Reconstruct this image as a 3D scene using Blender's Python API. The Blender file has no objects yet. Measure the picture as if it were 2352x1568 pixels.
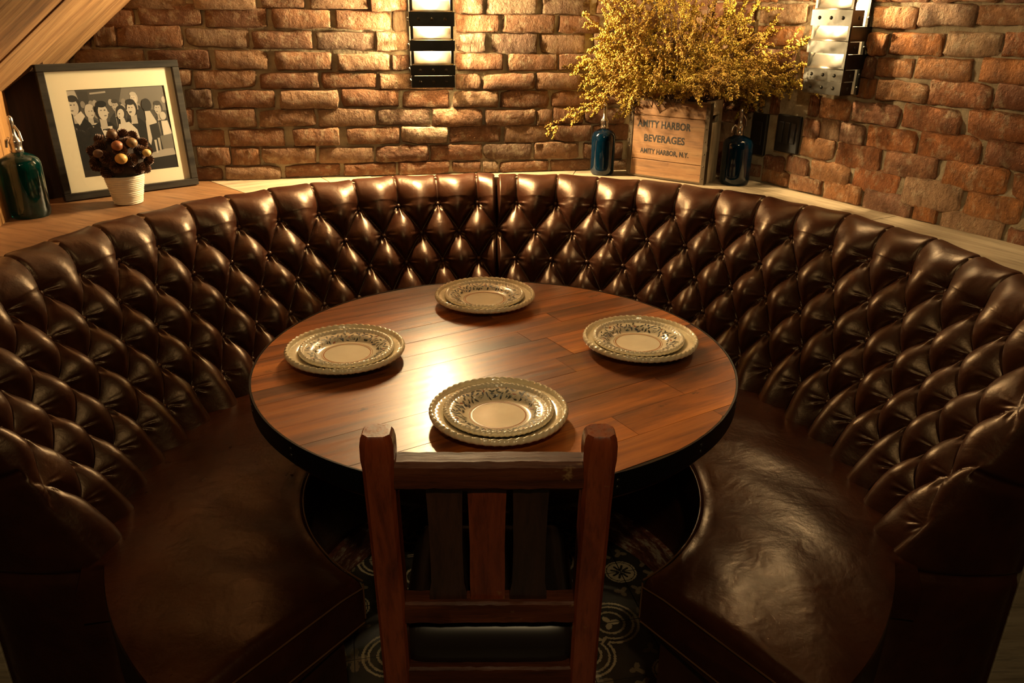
import bpy, math, random
import numpy as np
from math import sin, cos, pi, radians, atan2, hypot, sqrt
from mathutils import Vector, Matrix
random.seed(7); RNG = np.random.default_rng(7)
SC = bpy.context.scene
COL = SC.collection

# ------------------------------------------------------------------ camera
F_PX, PITCH, ROLL, YAW, CAM_H = 1832.80, .3996, .0092, .0187, 1.5043
cam_d = bpy.data.cameras.new('camera'); cam = bpy.data.objects.new('camera', cam_d); COL.objects.link(cam)
fw = Vector((sin(YAW)*cos(PITCH), cos(YAW)*cos(PITCH), -sin(PITCH)))
rt = Vector((cos(YAW), -sin(YAW), 0)); up = rt.cross(fw)
rt2 = rt*cos(ROLL)+up*sin(ROLL); up2 = -rt*sin(ROLL)+up*cos(ROLL)
m = Matrix((rt2, up2, -fw)).transposed().to_4x4(); m.translation = (0, 0, CAM_H)
cam.matrix_world = m
cam_d.sensor_width = 36; cam_d.lens = F_PX/2352*36; cam_d.clip_start = .02
SC.camera = cam

# ------------------------------------------------------------------ view and light
SC.view_settings.view_transform = 'Standard'; SC.view_settings.look = 'None'
SC.view_settings.gamma = 1; SC.view_settings.use_curve_mapping = False
SC.view_settings.exposure = 1.0
world = bpy.data.worlds.new('room_air'); SC.world = world; world.use_nodes = True
world.node_tree.nodes['Background'].inputs[0].default_value = (1, .6, .35, 1)
world.node_tree.nodes['Background'].inputs[1].default_value = .004
WARM = (1, .73, .37)

def area_lamp(name, loc, target, size, power, color=WARM, spread=None):
    d = bpy.data.lights.new(name, 'AREA'); d.shape = 'DISK'; d.size = size; d.energy = power; d.color = color
    if spread: d.spread = spread
    o = bpy.data.objects.new(name, d); COL.objects.link(o)
    o.location = loc; v = Vector(target)-Vector(loc); o.rotation_euler = v.to_track_quat('-Z', 'Y').to_euler()
    return o
def point_lamp(name, loc, rad, power, color=WARM):
    d = bpy.data.lights.new(name, 'POINT'); d.shadow_soft_size = rad; d.energy = power; d.color = color
    o = bpy.data.objects.new(name, d); COL.objects.link(o); o.location = loc
    return o
# fill lamps added out of view, no fixture seen: left corner, table, right ledge, chair
area_lamp('fill_lamp', (-.75, .9, 2.55), (-1.12, 2.15, 1.0), .08, .9, spread=radians(70))
area_lamp('fill_lamp', (.5, .2, 2.55), (.1, 1.4, .8), .12, .2)
area_lamp('fill_lamp', (1.1, 1.9, 2.55), (.7, 2.2, .9), .10, .4)
area_lamp('fill_lamp', (.1, -.6, 2.45), (.0, 1.2, .5), .10, 6.0)

# ------------------------------------------------------------------ helpers
def link(name, me, mats=None, parent=None, smooth=False):
    o = bpy.data.objects.new(name, me); COL.objects.link(o)
    if mats is not None:
        for mt in (mats if isinstance(mats, (list, tuple)) else [mats]): me.materials.append(mt)
    if smooth: me.polygons.foreach_set('use_smooth', [True]*len(me.polygons))
    if parent is not None: attach(o, parent)
    return o
def attach(o, parent):
    o.parent = parent
    o.matrix_parent_inverse = parent_world(parent).inverted()
def parent_world(p):
    mm = Matrix.LocRotScale(p.location, p.rotation_euler, p.scale)
    if p.parent is not None: mm = parent_world(p.parent) @ p.matrix_parent_inverse @ mm
    return mm
def mesh(name, V, Fc, mats=None, parent=None, smooth=False, midx=None):
    me = bpy.data.meshes.new(name); me.from_pydata([tuple(v) for v in V], [], [tuple(f) for f in Fc]); me.update()
    o = link(name, me, mats, parent, smooth)
    if midx is not None: me.polygons.foreach_set('material_index', list(midx))
    return o
def empty(name, loc, label, cat, group=None, rz=0):
    o = bpy.data.objects.new(name, None); COL.objects.link(o); o.location = loc; o.rotation_euler = (0, 0, rz)
    o.empty_display_size = .05
    return tag(o, label, cat, group)
def tag(o, label=None, cat=None, group=None, kind=None):
    if label: o['label'] = label
    if cat: o['category'] = cat
    if group: o['group'] = group
    if kind: o['kind'] = kind
    return o
def copy_thing(root, loc=None, label=None, rz=None):
    r = root.copy(); COL.objects.link(r)
    if loc is not None: r.location = loc
    if rz is not None: r.rotation_euler = (0, 0, rz)
    if label: r['label'] = label
    def rec(src, dst):
        for ch in list(src.children):
            c = ch.copy(); COL.objects.link(c); c.parent = dst; rec(ch, c)
    rec(root, r)
    return r
class MB:
    """collects shapes of one part"""
    def __init__(s): s.V = []; s.F = []; s.M = []
    def add(s, V, Fc, mi=0):
        n = len(s.V); s.V += [tuple(v) for v in V]; s.F += [tuple(i+n for i in f) for f in Fc]; s.M += [mi]*len(Fc)
    def box(s, c, sz, rot=None, mi=0, bev=0):
        x, y, z = [k/2 for k in sz]
        if bev:
            b = min(bev, x*.9, y*.9, z*.9); V = []
            for sx in (-1, 1):
                for sy in (-1, 1):
                    for sz_ in (-1, 1):
                        V += [(sx*(x-b), sy*(y-b), sz_*z), (sx*(x-b), sy*y, sz_*(z-b)), (sx*x, sy*(y-b), sz_*(z-b))]
            idx = lambda i, j, k, w: ((i*2+j)*2+k)*3+w
            Fc = []
            for k in (0, 1):
                f = [idx(0,0,k,0), idx(1,0,k,0), idx(1,1,k,0), idx(0,1,k,0)]; Fc.append(f if k else f[::-1])
                f = [idx(0,k,0,1), idx(1,k,0,1), idx(1,k,1,1), idx(0,k,1,1)]; Fc.append(f[::-1] if k else f)
                f = [idx(k,0,0,2), idx(k,1,0,2), idx(k,1,1,2), idx(k,0,1,2)]; Fc.append(f if k else f[::-1])
            for a in (0, 1):
                for b_ in (0, 1):
                    Fc.append([idx(0,a,b_,0), idx(1,a,b_,0), idx(1,a,b_,1), idx(0,a,b_,1)])
                    Fc.append([idx(a,0,b_,0), idx(a,1,b_,0), idx(a,1,b_,2), idx(a,0,b_,2)])
                    Fc.append([idx(a,b_,0,1), idx(a,b_,1,1), idx(a,b_,1,2), idx(a,b_,0,2)])
                    for c_ in (0, 1): Fc.append([idx(a,b_,c_,0), idx(a,b_,c_,1), idx(a,b_,c_,2)])
        else:
            V = [(sx*x, sy*y, sz_*z) for sx in (-1, 1) for sy in (-1, 1) for sz_ in (-1, 1)]
            Fc = [(0,1,3,2), (4,6,7,5), (0,4,5,1), (2,3,7,6), (0,2,6,4), (1,5,7,3)]
        V = [Vector(v) for v in V]
        if rot is not None: V = [rot @ v for v in V]
        s.add([v+Vector(c) for v in V], Fc, mi)
    def prism(s, P, z0, z1, mi=0):
        n = len(P); V = [(p[0], p[1], z0) for p in P]+[(p[0], p[1], z1) for p in P]
        s.add(V, [tuple(range(n))[::-1], tuple(range(n, 2*n))]+[(i, (i+1) % n, n+(i+1) % n, n+i) for i in range(n)], mi)
    def tube(s, pts, r, n=8, mi=0, cap=True):
        pts = [Vector(p) for p in pts]; rs = r if isinstance(r, (list, tuple)) else [r]*len(pts)
        V = []; Fc = []; ref = None
        for i, p in enumerate(pts):
            d = (pts[min(i+1, len(pts)-1)]-pts[max(i-1, 0)]).normalized()
            if ref is None: ref = Vector((0, 0, 1)) if abs(d.z) < .9 else Vector((1, 0, 0))
            a = d.cross(ref).normalized(); b = d.cross(a).normalized(); ref = a.cross(d) if a.cross(d).length > .1 else ref
            for k in range(n):
                t = 2*pi*k/n; V.append(p+(a*cos(t)+b*sin(t))*rs[i])
        for i in range(len(pts)-1):
            for k in range(n): Fc.append((i*n+k, i*n+(k+1) % n, (i+1)*n+(k+1) % n, (i+1)*n+k))
        if cap: Fc.append(tuple(range(n))[::-1]); Fc.append(tuple(range((len(pts)-1)*n, len(pts)*n)))
        s.add(V, Fc, mi)
    def lathe(s, prof, n=32, c=(0, 0, 0), mi=0, fn=None):
        V = []; Fc = []
        for (r, z) in prof:
            for k in range(n):
                t = 2*pi*k/n; rr, zz = (r, z) if fn is None else fn(r, z, t)
                V.append((c[0]+rr*cos(t), c[1]+rr*sin(t), c[2]+zz))
        for i in range(len(prof)-1):
            for k in range(n): Fc.append((i*n+k, i*n+(k+1) % n, (i+1)*n+(k+1) % n, (i+1)*n+k))
        if prof[0][0] > 1e-5: Fc.append(tuple(range(n))[::-1])
        if prof[-1][0] > 1e-5: Fc.append(tuple(range((len(prof)-1)*n, len(prof)*n)))
        s.add(V, Fc, mi)
    def ball(s, c, r, n=8, m_=5, sc=(1, 1, 1), mi=0):
        V = [(c[0], c[1], c[2]-r*sc[2])]; Fc = []
        for i in range(1, m_):
            ph = -pi/2+pi*i/m_
            for k in range(n): t = 2*pi*k/n; V.append((c[0]+r*sc[0]*cos(ph)*cos(t), c[1]+r*sc[1]*cos(ph)*sin(t), c[2]+r*sc[2]*sin(ph)))
        V.append((c[0], c[1], c[2]+r*sc[2]))
        for k in range(n): Fc.append((0, 1+(k+1) % n, 1+k)); Fc.append((len(V)-1, len(V)-1-n+k, len(V)-1-n+(k+1) % n))
        for i in range(m_-2):
            for k in range(n): Fc.append((1+i*n+k, 1+i*n+(k+1) % n, 1+(i+1)*n+(k+1) % n, 1+(i+1)*n+k))
        s.add(V, Fc, mi)
    def build(s, name, mats, parent=None, smooth=False):
        return mesh(name, s.V, s.F, mats, parent, smooth, s.M if isinstance(mats, (list, tuple)) else None)
def auto_smooth(o, ang=40):
    me = o.data; me.polygons.foreach_set('use_smooth', [True]*len(me.polygons))
    try: me.set_sharp_from_angle(angle=radians(ang))
    except Exception: pass
    return o

# ------------------------------------------------------------------ materials
class NT:
    def __init__(s, name):
        s.m = bpy.data.materials.new(name); s.m.use_nodes = True; s.t = s.m.node_tree
        s.b = s.t.nodes['Principled BSDF']
    def n(s, typ, **kw):
        nd = s.t.nodes.new(typ)
        for k, v in kw.items():
            if k.startswith('i_'):
                key = k[2:]; key = int(key) if key.isdigit() else key.replace('_', ' ')
                if isinstance(v, bpy.types.NodeSocket): s.t.links.new(v, nd.inputs[key])
                else: nd.inputs[key].default_value = v
            else: setattr(nd, k, v)
        return nd
    def set(s, **kw):
        for k, v in kw.items():
            key = k.replace('_', ' ')
            if isinstance(v, bpy.types.NodeSocket): s.t.links.new(v, s.b.inputs[key])
            else: s.b.inputs[key].default_value = v
    def ramp(s, fac, stops, interp='LINEAR'):
        r = s.n('ShaderNodeValToRGB'); s.t.links.new(fac, r.inputs[0]); cr = r.color_ramp; cr.interpolation = interp
        while len(cr.elements) < len(stops): cr.elements.new(.5)
        for e, (p, c) in zip(cr.elements, stops):
            e.position = p; e.color = (*c, 1) if len(c) == 3 else c
        return r.outputs[0]
    def mix(s, fac, a, b, mode='MIX'):
        nd = s.n('ShaderNodeMix', data_type='RGBA', blend_type=mode)
        for sock, v in ((nd.inputs[0], fac), (nd.inputs[6], a), (nd.inputs[7], b)):
            if isinstance(v, bpy.types.NodeSocket): s.t.links.new(v, sock)
            else: sock.default_value = v if not isinstance(v, tuple) or len(v) == 4 else (*v, 1)
        return nd.outputs[2]
    def math(s, op, a, b=0.0, c=0.0):
        nd = s.n('ShaderNodeMath', operation=op)
        for i, v in enumerate((a, b, c)):
            if isinstance(v, bpy.types.NodeSocket): s.t.links.new(v, nd.inputs[i])
            else: nd.inputs[i].default_value = v
        return nd.outputs[0]
    def coord(s, scale=(1, 1, 1), rnd=0.0, which='Object', rot=(0, 0, 0)):
        tc = s.n('ShaderNodeTexCoord').outputs[which]
        mp = s.n('ShaderNodeMapping'); s.t.links.new(tc, mp.inputs[0])
        mp.inputs['Scale'].default_value = scale; mp.inputs['Rotation'].default_value = rot
        if rnd:
            oi = s.n('ShaderNodeObjectInfo').outputs['Random']
            k = s.math('MULTIPLY', oi, rnd); cb = s.n('ShaderNodeCombineXYZ')
            for i in range(3): s.t.links.new(k, cb.inputs[i])
            s.t.links.new(cb.outputs[0], mp.inputs['Location'])
        return mp.outputs[0]
    def noise(s, vec, scale, detail=4, rough=.55, out=0, dist=0):
        nd = s.n('ShaderNodeTexNoise'); s.t.links.new(vec, nd.inputs['Vector'])
        nd.inputs['Scale'].default_value = scale; nd.inputs['Detail'].default_value = detail
        nd.inputs['Roughness'].default_value = rough; nd.inputs['Distortion'].default_value = dist
        return nd.outputs[out]
    def bump(s, h, strength=.3, dist=.01, prev=None):
        nd = s.n('ShaderNodeBump'); s.t.links.new(h, nd.inputs['Height'])
        nd.inputs['Strength'].default_value = strength; nd.inputs['Distance'].default_value = dist
        if prev: s.t.links.new(prev, nd.inputs['Normal'])
        s.t.links.new(nd.outputs[0], s.b.inputs['Normal']); return nd.outputs[0]
def plain(name, c, rough=.5, metal=0, **kw):
    t = NT(name); t.set(Base_Color=(*c, 1), Roughness=rough, Metallic=metal, **kw); return t.m

def mat_leather(name, rg_, spec):
    t = NT(name); v = t.coord()
    n1 = t.noise(v, 9, 5, .6)
    t.set(Base_Color=t.ramp(n1, [(.3, (.022, .0055, .0024)), (.7, (.042, .0115, .0048))]))
    n2 = t.noise(v, 26, 5, .6)
    t.set(Roughness=t.ramp(n2, [(.3, (rg_[0],)*3), (.75, (rg_[1],)*3)]))
    t.b.inputs['Specular IOR Level'].default_value = spec; t.b.inputs['Specular Tint'].default_value = (1, .74, .50, 1)
    vo = t.n('ShaderNodeTexVoronoi', feature='DISTANCE_TO_EDGE'); t.t.links.new(t.coord(), vo.inputs['Vector']); vo.inputs['Scale'].default_value = 420
    g = t.bump(vo.outputs['Distance'], .06, .0005)
    g = t.bump(t.noise(v, 60, 6, .65), .25, .003, g)
    t.bump(t.noise(v, 14, 3, .5, dist=.8), .3, .008, g)
    return t.m
def mat_wood(name, cols, scale=1., axis='x', rough=(.35, .55), bumpk=.3, rnd=17., coat=0., stain=None, val=.35, fk=.75, spec=None):
    t = NT(name); sc = {'x': (1.2, 14, 14), 'y': (14, 1.2, 14), 'z': (14, 14, 1.2)}[axis]
    v = t.coord(tuple(k*scale for k in sc), rnd)
    n1 = t.noise(v, 1.6, 6, .62, dist=.6)
    n2 = t.noise(v, 7, 5, .7)
    c = t.ramp(n1, [(i/(len(cols)-1)*.5+.25, k) for i, k in enumerate(cols)])
    fine = t.ramp(n2, [(.32, (.45,)*3), (.5, (1,)*3)])
    c = t.mix(fk, c, fine, 'MULTIPLY')
    if spec is not None: t.b.inputs['Specular IOR Level'].default_value = spec
    oi = t.n('ShaderNodeObjectInfo').outputs['Random']
    hsv = t.n('ShaderNodeHueSaturation'); t.t.links.new(c, hsv.inputs['Color'])
    t.t.links.new(t.math('ADD', t.math('MULTIPLY', oi, val*2), 1-val), hsv.inputs['Value'])
    c = hsv.outputs[0]
    if stain:
        vs = t.coord((5, 11, 5), rnd); st = t.ramp(t.noise(vs, 1.7, 5, .72), [(.30, (0, 0, 0)), (.37, (1, 1, 1))])
        c = t.mix(t.math('MULTIPLY', t.math('SUBTRACT', 1, st), .85), c, (*stain, 1))
    t.set(Base_Color=c, Roughness=t.ramp(n2, [(.3, (rough[1],)*3), (.7, (rough[0],)*3)]))
    if coat: t.set(Coat_Weight=coat, Coat_Roughness=.18)
    g = t.bump(n2, bumpk, .0015); t.bump(n1, bumpk, .004, g)
    return t.m
def mat_brick(name, shift):
    t = NT(name); v = t.coord((1, 1, 1), 31., 'Object')
    oi = t.n('ShaderNodeObjectInfo').outputs['Random']
    # object space of a brick is unit sized: stretch back to about real proportions
    mp = t.n('ShaderNodeMapping'); t.t.links.new(v, mp.inputs[0]); mp.inputs['Scale'].default_value = (.17, .03, .05)
    w = mp.outputs[0]
    base = t.ramp(oi, [(0, (.15, .070, .038)), (.16, (.32, .155, .072)), (.33, (.23, .10, .045)), (.5, (.36, .215, .12)), (.66, (.27, .12, .055)), (.82, (.40, .27, .165)), (1, (.11, .06, .04))] if not shift else
                      [(0, (.34, .12, .045)), (.16, (.46, .17, .055)), (.33, (.22, .09, .05)), (.5, (.44, .22, .10)), (.66, (.50, .19, .055)), (.82, (.27, .13, .08)), (1, (.47, .30, .17))])
    n1 = t.noise(w, 22, 6, .65); n2 = t.noise(w, 90, 6, .7)
    c = t.mix(t.ramp(n1, [(.35, (0, 0, 0)), (.68, (.75,)*3)]), base, (.12, .06, .035, 1))
    n3 = t.noise(t.coord((.17, .03, .05), 57.), 34, 6, .72)
    c = t.mix(t.ramp(n3, [(.52, (0, 0, 0)), (.66, (.55,)*3)]), c, (.47, .37, .24, 1))
    c = t.mix(t.ramp(n2, [(.3, (.55,)*3), (.45, (0, 0, 0))]), c, (.09, .045, .025, 1))
    t.set(Base_Color=c, Roughness=.88)
    t.b.inputs['Specular IOR Level'].default_value = .25
    g = t.bump(n2, .9, .005); t.bump(n1, .9, .014, g)
    return t.m
def mat_mortar():
    t = NT('lime_mortar'); v = t.coord()
    n1 = t.noise(v, 9, 6, .65); n2 = t.noise(v, 120, 5, .7)
    c = t.ramp(n1, [(.3, (.20, .145, .085)), (.5, (.36, .29, .19)), (.72, (.46, .38, .26))])
    t.set(Base_Color=c, Roughness=.95); t.b.inputs['Specular IOR Level'].default_value = .15
    g = t.bump(n2, .6, .004); t.bump(t.noise(v, 35, 5, .6), .7, .008, g)
    return t.m
def mat_steel(name, c=(.30, .28, .25), rough=.34, dark=(.10, .09, .08)):
    t = NT(name); v = t.coord((40, 40, 3)); v2 = t.coord((1, 1, 1), 9.)
    n1 = t.noise(v2, 14, 5, .6); n2 = t.noise(v, 12, 4, .6)
    t.set(Base_Color=t.mix(n1, (*c, 1), (*dark, 1)), Metallic=.9, Roughness=t.math('ADD', t.math('MULTIPLY', n2, .2), rough-.1))
    t.bump(n1, .25, .003)
    return t.m
LEATHER = mat_leather('oxblood_leather', (.31, .46), .70); LEATHER_SEAT = mat_leather('worn_seat_leather', (.27, .38), .42)
WOOD_TABLE = mat_wood('varnished_table_wood', [(.045, .012, .004), (.15, .042, .010), (.32, .092, .014), (.45, .155, .028)], .9, 'x', (.30, .42), .10, 23., .15, stain=(.018, .008, .004), val=.30, fk=.5)
WOOD_CHAIR = mat_wood('worn_red_stained_wood', [(.07, .012, .004), (.20, .036, .010), (.30, .065, .018)], 1.3, 'z', (.22, .40), .18, 5., .3, stain=(.30, .16, .06), val=.15)
WOOD_CHAIR_H = mat_wood('worn_red_stained_rail_wood', [(.035, .010, .005), (.085, .022, .008), (.15, .045, .016)], 1.3, 'x', (.45, .65), .5, 5., 0, stain=(.30, .18, .08), val=.15, spec=.25)
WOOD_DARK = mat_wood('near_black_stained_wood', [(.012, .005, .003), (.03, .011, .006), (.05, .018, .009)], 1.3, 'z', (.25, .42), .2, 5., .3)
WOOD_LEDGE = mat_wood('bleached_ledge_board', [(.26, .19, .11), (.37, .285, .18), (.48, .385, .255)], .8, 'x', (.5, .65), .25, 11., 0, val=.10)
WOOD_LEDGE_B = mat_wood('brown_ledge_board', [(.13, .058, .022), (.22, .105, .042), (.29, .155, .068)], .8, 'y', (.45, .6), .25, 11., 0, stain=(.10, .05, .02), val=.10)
WOOD_SOFFIT = mat_wood('rough_sloping_board', [(.05, .022, .009), (.17, .080, .030), (.28, .155, .065), (.35, .22, .10)], .75, 'y', (.5, .7), .55, 13., 0, val=.15)
WOOD_WALL = mat_wood('amber_wall_board', [(.26, .12, .035), (.36, .18, .06), (.42, .23, .085)], .8, 'z', (.4, .55), .2, 11., 0, val=.10)
WOOD_CRATE = mat_wood('old_crate_pine', [(.17, .075, .028), (.28, .135, .052), (.36, .20, .085)], 1.2, 'x', (.5, .65), .3, 7., 0, stain=(.14, .06, .025), val=.10)
WOOD_CRATE_SIDE = mat_wood('pale_crate_side', [(.28, .22, .14), (.52, .42, .28), (.66, .56, .40)], 1.2, 'z', (.5, .65), .35, 7., 0, val=.05)  # end boards paler than the front and back boards
BRICK_A = mat_brick('salvaged_brick_tan', 0); BRICK_B = mat_brick('salvaged_brick_orange', 1)
MORTAR = mat_mortar()
STEEL = mat_steel('blued_steel_strap', (.12, .115, .10), .32, (.045, .042, .036)); STEEL_BRIGHT = mat_steel('brushed_steel_louvre', (.78, .72, .62), .36, (.5, .46, .40))
IRON = mat_steel('black_iron_band', (.035, .03, .027), .42, (.012, .011, .01))
CHROME = plain('dull_siphon_metal', (.55, .50, .44), .25, .95)
BLACKP = plain('black_satin_paint', (.012, .011, .010), .38)
# brick courses read off the photograph, in metres: (start, end, bottom, top) along each wall from the corner
ROWS_BACK = [[(0.449,0.612,1.476,1.526),(0.63,0.795,1.475,1.526),(0.811,0.902,1.478,1.525),(1.058,1.172,1.483,1.524),(1.18,1.36,1.487,1.522),(1.378,1.508,1.489,1.521)],
[(0.414,0.553,1.418,1.469),(0.569,0.741,1.418,1.472),(0.757,0.899,1.421,1.471),(1.06,1.105,1.422,1.485),(1.109,1.285,1.429,1.481),(1.303,1.48,1.43,1.483),(1.496,1.681,1.432,1.487),(1.691,1.875,1.437,1.494)],
[(0.46,0.614,1.352,1.411),(0.626,0.78,1.352,1.414),(0.803,0.9,1.358,1.414),(1.056,1.161,1.362,1.417),(1.168,1.352,1.367,1.416),(1.364,1.548,1.369,1.418),(1.561,1.745,1.373,1.425),(1.757,1.947,1.375,1.433),(1.948,2.011,1.377,1.432)],
[(0.391,0.547,1.299,1.348),(0.555,0.726,1.298,1.35),(0.744,0.902,1.301,1.351),(1.058,1.112,1.302,1.346),(1.123,1.289,1.301,1.349),(1.309,1.484,1.304,1.357),(1.505,1.667,1.309,1.361),(1.683,1.864,1.31,1.361),(1.875,2.078,1.311,1.364)],
[(0.454,0.627,1.237,1.288),(0.635,0.808,1.238,1.285),(0.82,0.903,1.24,1.286),(0.911,1.016,1.24,1.287),(1.011,1.156,1.242,1.288),(1.169,1.343,1.247,1.292),(1.353,1.539,1.247,1.294),(1.551,1.739,1.25,1.302),(1.746,1.937,1.256,1.305)],
[(0.418,0.57,1.18,1.227),(0.583,0.75,1.178,1.232),(0.758,0.912,1.182,1.23),(0.928,1.084,1.182,1.234),(1.098,1.284,1.187,1.239),(1.294,1.48,1.184,1.237),(1.499,1.675,1.189,1.239),(1.693,1.771,1.191,1.244)],
[(0.304,0.449,1.119,1.167),(0.455,0.564,1.121,1.172),(0.57,0.622,1.118,1.168),(0.629,0.804,1.118,1.169),(0.813,0.986,1.12,1.174),(0.995,1.17,1.126,1.174),(1.176,1.366,1.124,1.179),(1.376,1.552,1.129,1.178),(1.563,1.745,1.127,1.183),(1.758,1.922,1.128,1.185)],
[(0.287,0.418,1.06,1.11),(0.425,0.56,1.06,1.113),(0.571,0.737,1.058,1.115),(0.752,0.93,1.064,1.117),(0.935,1.093,1.065,1.116),(1.1,1.276,1.065,1.115),(1.301,1.451,1.063,1.116),(1.479,1.656,1.065,1.117),(1.672,1.858,1.069,1.117)],
[(0.304,0.45,0.994,1.048),(0.469,0.63,1.001,1.054),(0.643,0.809,1.001,1.053),(0.817,0.998,1.004,1.053),(1.005,1.183,1.004,1.054),(1.189,1.371,1.003,1.053),(1.381,1.557,1.007,1.056),(1.565,1.654,1.005,1.059),(1.658,1.761,1.008,1.061)],
[(0.279,0.41,0.953,0.987),(0.423,0.568,0.957,0.991),(0.578,0.753,0.958,0.991),(0.76,0.813,0.96,0.992),(0.822,0.92,0.962,0.994),(0.933,1.109,0.957,0.999),(1.119,1.294,0.959,0.997),(1.308,1.49,0.961,0.998),(1.5,1.681,0.957,0.997),(1.689,1.876,0.958,0.996)]]
ROWS_RIGHT = [[(0.646,0.782,1.453,1.506),(0.786,0.942,1.463,1.516),(0.945,1.082,1.468,1.511)],
[(0.642,0.703,1.382,1.437),(0.715,0.872,1.388,1.441),(0.878,1.022,1.392,1.446),(1.028,1.153,1.4,1.45)],
[(0.611,0.678,1.32,1.372),(0.683,0.797,1.327,1.374),(0.805,0.962,1.332,1.382),(0.984,1.141,1.337,1.389)],
[(0.636,0.689,1.263,1.314),(0.698,0.853,1.266,1.316),(0.86,1.028,1.268,1.327),(1.042,1.183,1.277,1.332)],
[(0.206,0.31,1.181,1.238),(0.317,0.461,1.184,1.242),(0.47,0.506,1.192,1.251),(0.512,0.619,1.193,1.248),(0.63,0.783,1.196,1.25),(0.795,0.965,1.197,1.258),(0.985,1.146,1.2,1.263)],
[(0.451,0.519,1.127,1.181),(0.525,0.594,1.13,1.186),(0.604,0.684,1.131,1.185),(0.693,0.85,1.131,1.189),(0.862,1.033,1.13,1.194),(1.046,1.191,1.137,1.195)],
[(0.458,0.585,1.069,1.127),(0.597,0.75,1.065,1.128),(0.766,0.925,1.065,1.128),(0.949,1.119,1.062,1.129),(1.135,1.264,1.065,1.124)],
[(0.271,0.403,1.004,1.047),(0.415,0.5,1.009,1.058),(0.516,0.657,1.006,1.063),(0.67,0.822,1.002,1.068),(0.841,1.011,0.992,1.069),(1.024,1.169,0.997,1.06)],
[(0.226,0.304,0.971,1.007),(0.318,0.426,0.962,1.005),(0.438,0.561,0.959,1.007),(0.573,0.707,0.955,1.01),(0.721,0.875,0.95,1.008),(0.888,0.954,0.956,0.998),(0.968,1.135,0.938,0.999),(1.153,1.272,0.931,0.989)]]
# ------------------------------------------------------------------ walls
CORNER = Vector((.745, 2.976, 0))
D_BACK = Vector((-1, -.172, 0)).normalized(); N_BACK = Vector((.172, -1, 0)).normalized()
D_RIGHT = Vector((.564, -1, 0)).normalized(); N_RIGHT = Vector((-1, -.564, 0)).normalized()
def frame_mat(o, d, n):     # local x along the wall, y out of the wall, z up
    mm = Matrix((d, n, Vector((0, 0, 1)))).transposed().to_4x4(); mm.translation = o; return mm
M_BACK = frame_mat(CORNER, D_BACK, N_BACK); M_RIGHT = frame_mat(CORNER, -D_RIGHT, N_RIGHT)   # local x runs backwards here: x = -distance from the corner
def fnoise(x, y, seed):
    r = np.random.default_rng(seed); out = 0
    for k in range(14):
        a = r.uniform(0, 2*pi); f = r.uniform(15, 110); out = out+np.sin(f*(x*cos(a)+y*sin(a))+r.uniform(0, 6.3))/ (1+f/30)
    return out/3.2
def brick_variant(k):
    r = np.random.default_rng(100+k); nx, nz = 7, 4; US = [0, .035, .22, .42, .62, .80, .965, 1]; WS = [0, .09, .5, .91, 1]
    V = []; Fc = []
    chip = r.random() < .45; cx, cz = r.choice([-.5, .5]), r.choice([-.5, .5])
    for j in range(nz+1):
        for i in range(nx+1):
            u, w = US[i]-.5, WS[j]-.5
            ex = min(i, nx-i) == 0; ez = min(j, nz-j) == 0
            x = u+(r.normal()*.010 if 0 < i < nx else r.normal()*.008); z = w+(r.normal()*.020)
            y = 1.0+r.normal()*.09
            if ex or ez: y -= .42
            if ex and ez: x *= .985; z *= .93; y -= .2
            if chip and abs(u-cx) < .18 and abs(w-cz) < .3: y -= .55; z *= .86
            if ex or ez: x += r.normal()*.006; z += r.normal()*.018
            V.append((x, y, z))
    for j in range(nz):
        for i in range(nx):
            a = j*(nx+1)+i; Fc.append((a, a+nx+1, a+nx+2, a+1))
    ring = [i for i in range(nx)]+[j*(nx+1)+nx for j in range(nz)]+[nz*(nx+1)+i for i in range(nx, 0, -1)]+[j*(nx+1) for j in range(nz, 0, -1)]
    n0 = len(V)
    for i in ring: V.append((V[i][0]*1.01, -.6, V[i][2]*1.03))
    for q in range(len(ring)):
        p = (q+1) % len(ring); Fc.append((ring[q], ring[p], n0+p, n0+q))
    me = bpy.data.meshes.new('brick'); me.from_pydata(V, [], Fc); me.update()
    me.polygons.foreach_set('use_smooth', [True]*len(me.polygons))
    return me
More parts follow.
